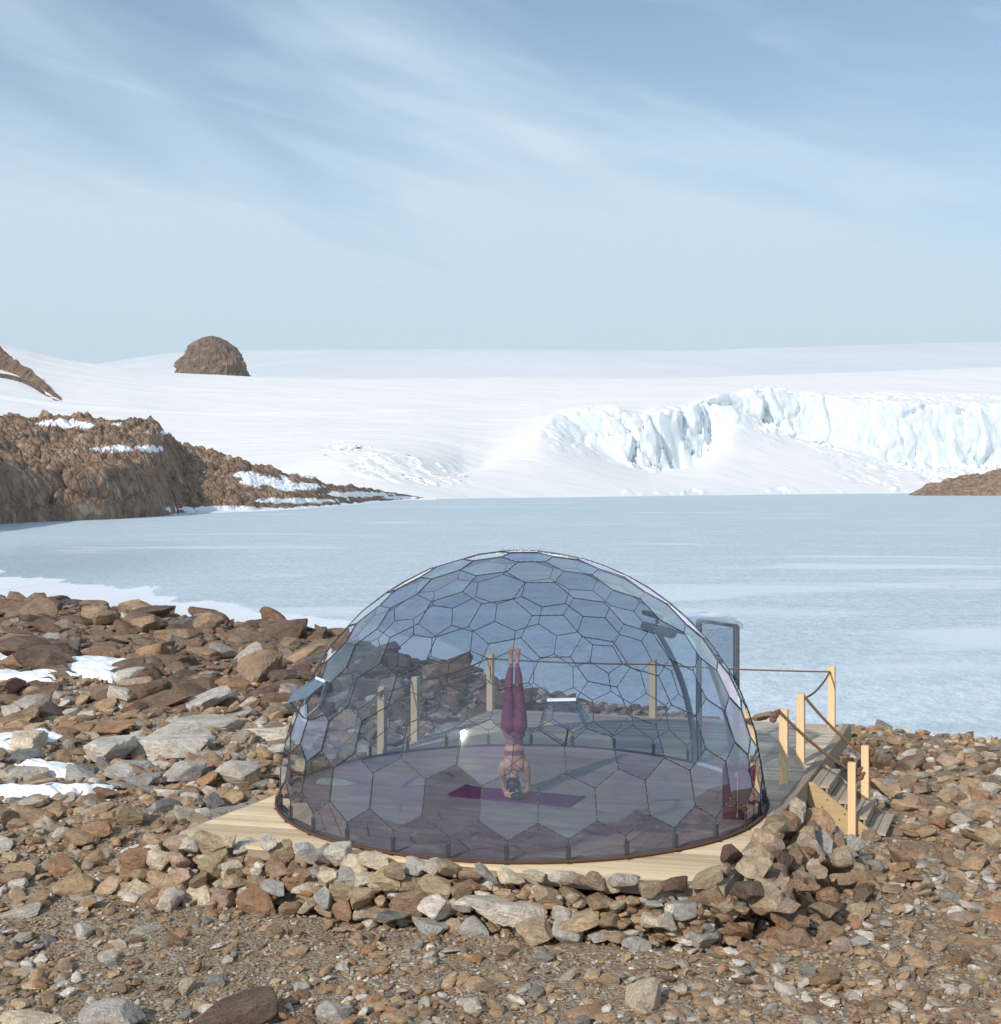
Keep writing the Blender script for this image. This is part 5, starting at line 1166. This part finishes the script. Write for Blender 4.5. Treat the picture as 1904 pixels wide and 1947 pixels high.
#@@PERSON
# ------------------------------------------------------------------ person doing a headstand (body frame: x right, y away from the camera, z up)
def body_mesh(parts, voxel, name, smooth_it=6):
    m_ = MB()
    for p in parts:
        if p[0] == 'e': m_.ball(p[1], 1.0, 3, p[2])
        else:
            pts = p[1]
            for (a, ra), (b, rb_) in zip(pts[:-1], pts[1:]):
                a = Vector(a); b = Vector(b); k = max(2, int((a - b).length / (min(ra, rb_) * 0.35)) + 1)
                for i in range(k + 1):
                    t = i / k; t2_ = t; m_.ball(a.lerp(b, t), ra + (rb_ - ra) * t2_, 2 if ra > 0.015 else 1)
    me = m_.mesh(name); o = bpy.data.objects.new(name, me); C.objects.link(o)
    md = o.modifiers.new('r', 'REMESH'); md.mode = 'VOXEL'; md.voxel_size = voxel; md.use_smooth_shade = True
    ms = o.modifiers.new('s', 'SMOOTH'); ms.factor = 0.5; ms.iterations = smooth_it
    bpy.context.view_layer.update(); dg = bpy.context.evaluated_depsgraph_get(); me2 = bpy.data.meshes.new_from_object(o.evaluated_get(dg)); bpy.data.objects.remove(o); return me2
B = []
# torso upside down: pelvis at the top
B += [('e', (0.0, 0.0, 0.800), (0.135, 0.085, 0.085)), ('e', (-0.066, -0.045, 0.795), (0.078, 0.068, 0.085)), ('e', (0.066, -0.045, 0.795), (0.078, 0.068, 0.085)),
      ('e', (0.0, 0.0, 0.70), (0.122, 0.078, 0.08)), ('e', (0.0, 0.0, 0.60), (0.101, 0.068, 0.09)), ('e', (0.0, 0.0, 0.52), (0.108, 0.072, 0.09)),
      ('e', (0.0, 0.0, 0.44), (0.124, 0.080, 0.09)), ('e', (0.0, 0.0, 0.37), (0.140, 0.078, 0.080)), ('e', (0.0, 0.02, 0.315), (0.125, 0.06, 0.050)),
      ('e', (-0.05, 0.06, 0.44), (0.055, 0.04, 0.05)), ('e', (0.05, 0.06, 0.44), (0.055, 0.04, 0.05)),
      ('e', (-0.055, -0.05, 0.37), (0.055, 0.035, 0.075)), ('e', (0.055, -0.05, 0.37), (0.055, 0.035, 0.075))]
for s, kx in ((-1, -0.060), (1, 0.053)):
    B.append(('c', [((s * 0.072, -0.01, 0.80), 0.078), ((s * 0.068, -0.005, 0.93), 0.070), ((s * 0.060 , 0.0, 1.07), 0.055), ((kx, 0.005, 1.165), 0.045), ((kx * 0.98, -0.012, 1.245), 0.0475), ((kx * 0.9, -0.008, 1.33), 0.041), ((s * 0.038, 0.0, 1.42), 0.028), ((s * 0.034, 0.0, 1.475), 0.0235)]))
    # foot: heel towards the camera, sole facing the camera, toes up
    B.append(('c', [((s * 0.034, 0.0, 1.47), 0.024), ((s * 0.034, -0.026, 1.492), 0.028)]))
    B.append(('c', [((s * 0.034, -0.022, 1.495), 0.027), ((s * 0.036, -0.010, 1.56), 0.026), ((s * 0.040, -0.010, 1.615), 0.035)]))
    for i in range(5):
        fx = s * (0.016 + i * 0.0125); B.append(('c', [((fx, -0.006, 1.625), 0.011 if i else 0.013), ((fx, -0.010, 1.660 - 0.005 * i), 0.0085 if i else 0.012)]))
    # arms: shoulder, upper arm, elbow on the mat away from the camera, forearm back to the clasped hands
    ex = -0.112 if s < 0 else 0.150
    B.append(('c', [((s * 0.125, 0.0, 0.345), 0.050), ((s * 0.142, 0.02, 0.29), 0.045), ((s * 0.14 + (ex - s * 0.14) * 0.5, 0.07, 0.17), 0.036), ((ex, 0.115, 0.045), 0.032)]))
    B.append(('c', [((ex, 0.115, 0.042), 0.033), ((ex * 0.8, 0.04, 0.038), 0.031), ((s * 0.085, -0.06, 0.034), 0.021)]))
# neck and head with the crown on the mat, face turned away
B += [('c', [((0, 0.01, 0.33), 0.050), ((-0.004, 0.012, 0.26), 0.047), ((-0.008, 0.015, 0.20), 0.050)]),
      ('e', (-0.01, 0.012, 0.115), (0.074, 0.090, 0.105)), ('e', (-0.01, 0.055, 0.165), (0.052, 0.045, 0.060)), ('c', [((-0.01, 0.105, 0.115), 0.012), ((-0.01, 0.108, 0.14), 0.014)]),
      ('e', (-0.086, 0.015, 0.12), (0.012, 0.022, 0.030)), ('e', (0.066, 0.015, 0.12), (0.012, 0.022, 0.030))]
# hands cupping the back of the head: palms and five fingers each, interlaced
for s in (-1, 1):
    B.append(('e', (s * 0.068 - 0.01, -0.085, 0.036), (0.034, 0.016, 0.036)))
    for i in range(4):
        z = 0.012 + 0.0165 * i + (0.008 if s > 0 else 0.0); x0 = s * 0.050 - 0.01; L_ = (0.052, 0.062, 0.066, 0.056)[i]
        B.append(('c', [((x0, -0.095, z), 0.0088), ((x0 - s * L_ * 0.5, -0.112, z + 0.001), 0.0082), ((x0 - s * L_ * 0.95, -0.108, z - 0.002), 0.0070)]))
    B.append(('c', [((s * 0.066 - 0.01, -0.078, 0.060), 0.011), ((s * 0.048 - 0.01, -0.088, 0.083), 0.0095), ((s * 0.034 - 0.01, -0.086, 0.098), 0.008)]))
bme = body_mesh(B, 0.0052, 'person')
per = link('person', bme, M['skin'], None, True); px_, py_ = gp(978, 1518); 
per.location = (px_ + 0.0, py_, 0.0235); per.rotation_euler = (0, 0, R(-4)); tag(per, 'person in plum leggings and sports top doing a headstand on the yoga mat', 'person')
co = np.empty(len(bme.vertices) * 3, np.float32); bme.vertices.foreach_get('co', co); co = co.reshape(-1, 3)
no_ = np.array([v.normal[:] for v in bme.vertices])
polys = [tuple(p.vertices) for p in bme.polygons]
def shell(name, sel, off_, mat, tweak=None):
    keep = [p for p in polys if all(sel[i] for i in p)]; ids = sorted({i for p in keep for i in p}); mp = {g: k for k, g in enumerate(ids)}
    V = co[ids] + no_[ids] * (off_ if np.isscalar(off_) else off_[ids][:, None])
    me = bpy.data.meshes.new(name); me.from_pydata([tuple(v) for v in V], [], [tuple(mp[i] for i in p) for p in keep]); me.update(); return link(name, me, mat, per, True)
z_ = co[:, 2]; x_ = co[:, 0]; y_ = co[:, 1]
arm = (np.abs(x_) > 0.152)
shell('leggings', (z_ > 0.585 + 0.006 * np.sin(x_ * 40)) & (z_ < 1.447), 0.0042, M['leggings'])
shell('sports_top', (z_ < 0.522) & ~arm & ((z_ > 0.462) | ((y_ > 0.01) & (z_ > 0.37))), 0.0042, M['leggings'])
# crossed straps over the back
bvh_pts = co[(y_ < 0) & (z_ > 0.25) & (z_ < 0.55)]
def back_y(x, z):
    d = (bvh_pts[:, 0] - x) ** 2 + (bvh_pts[:, 2] - z) ** 2; q = np.argsort(d)[:8]; return float(bvh_pts[q, 1].min())
sp = MB()
for s in (-1, 1):
    pts = [(s * a, back_y(s * a, b) - 0.004, b) for a, b in zip(np.linspace(0.098, -0.085, 16), np.linspace(0.462, 0.318, 16))]; sp.tube(pts, 0.0042, 6)
sp.build('strap', M['leggings'], per, True)
hs = (z_ < 0.205) & (((x_ + 0.01) / 0.08) ** 2 + ((y_ - 0.012) / 0.10) ** 2 + ((z_ - 0.11) / 0.118) ** 2 < 1.12) & ((y_ < 0.045) | (z_ < 0.055)) & (y_ > -0.0875) & ((np.abs(x_ + 0.01) < 0.078))
hair = MB().ball((-0.01, 0.004, 0.117), 1.0, 4, (0.081, 0.094, 0.108)); hv = [Vector(v) for v in hair.v]
hair.f = [f for f in hair.f if not (sum(hv[i].y for i in f) / len(f) > 0.03 and sum(hv[i].z for i in f) / len(f) > 0.05)]
hm = hair.build('hair', M['hair'], per, True)
bun = MB().ball((0.0, 0, 0), 1.0, 4, (0.088, 0.055, 0.044)); bv = np.array(bun.v); k_ = 1 + 0.10 * fbm(bv[:, 0] * 25, bv[:, 1] * 25, bv[:, 2] * 25, 3); bun.v = [tuple(v) for v in bv * k_[:, None] + [0.058, -0.150, 0.040]]
bun.build('hair_bun', M['hair'], per, True)
#@@END
print('rocks', len(rocks), 'wall', nwall, 'panels', npan)
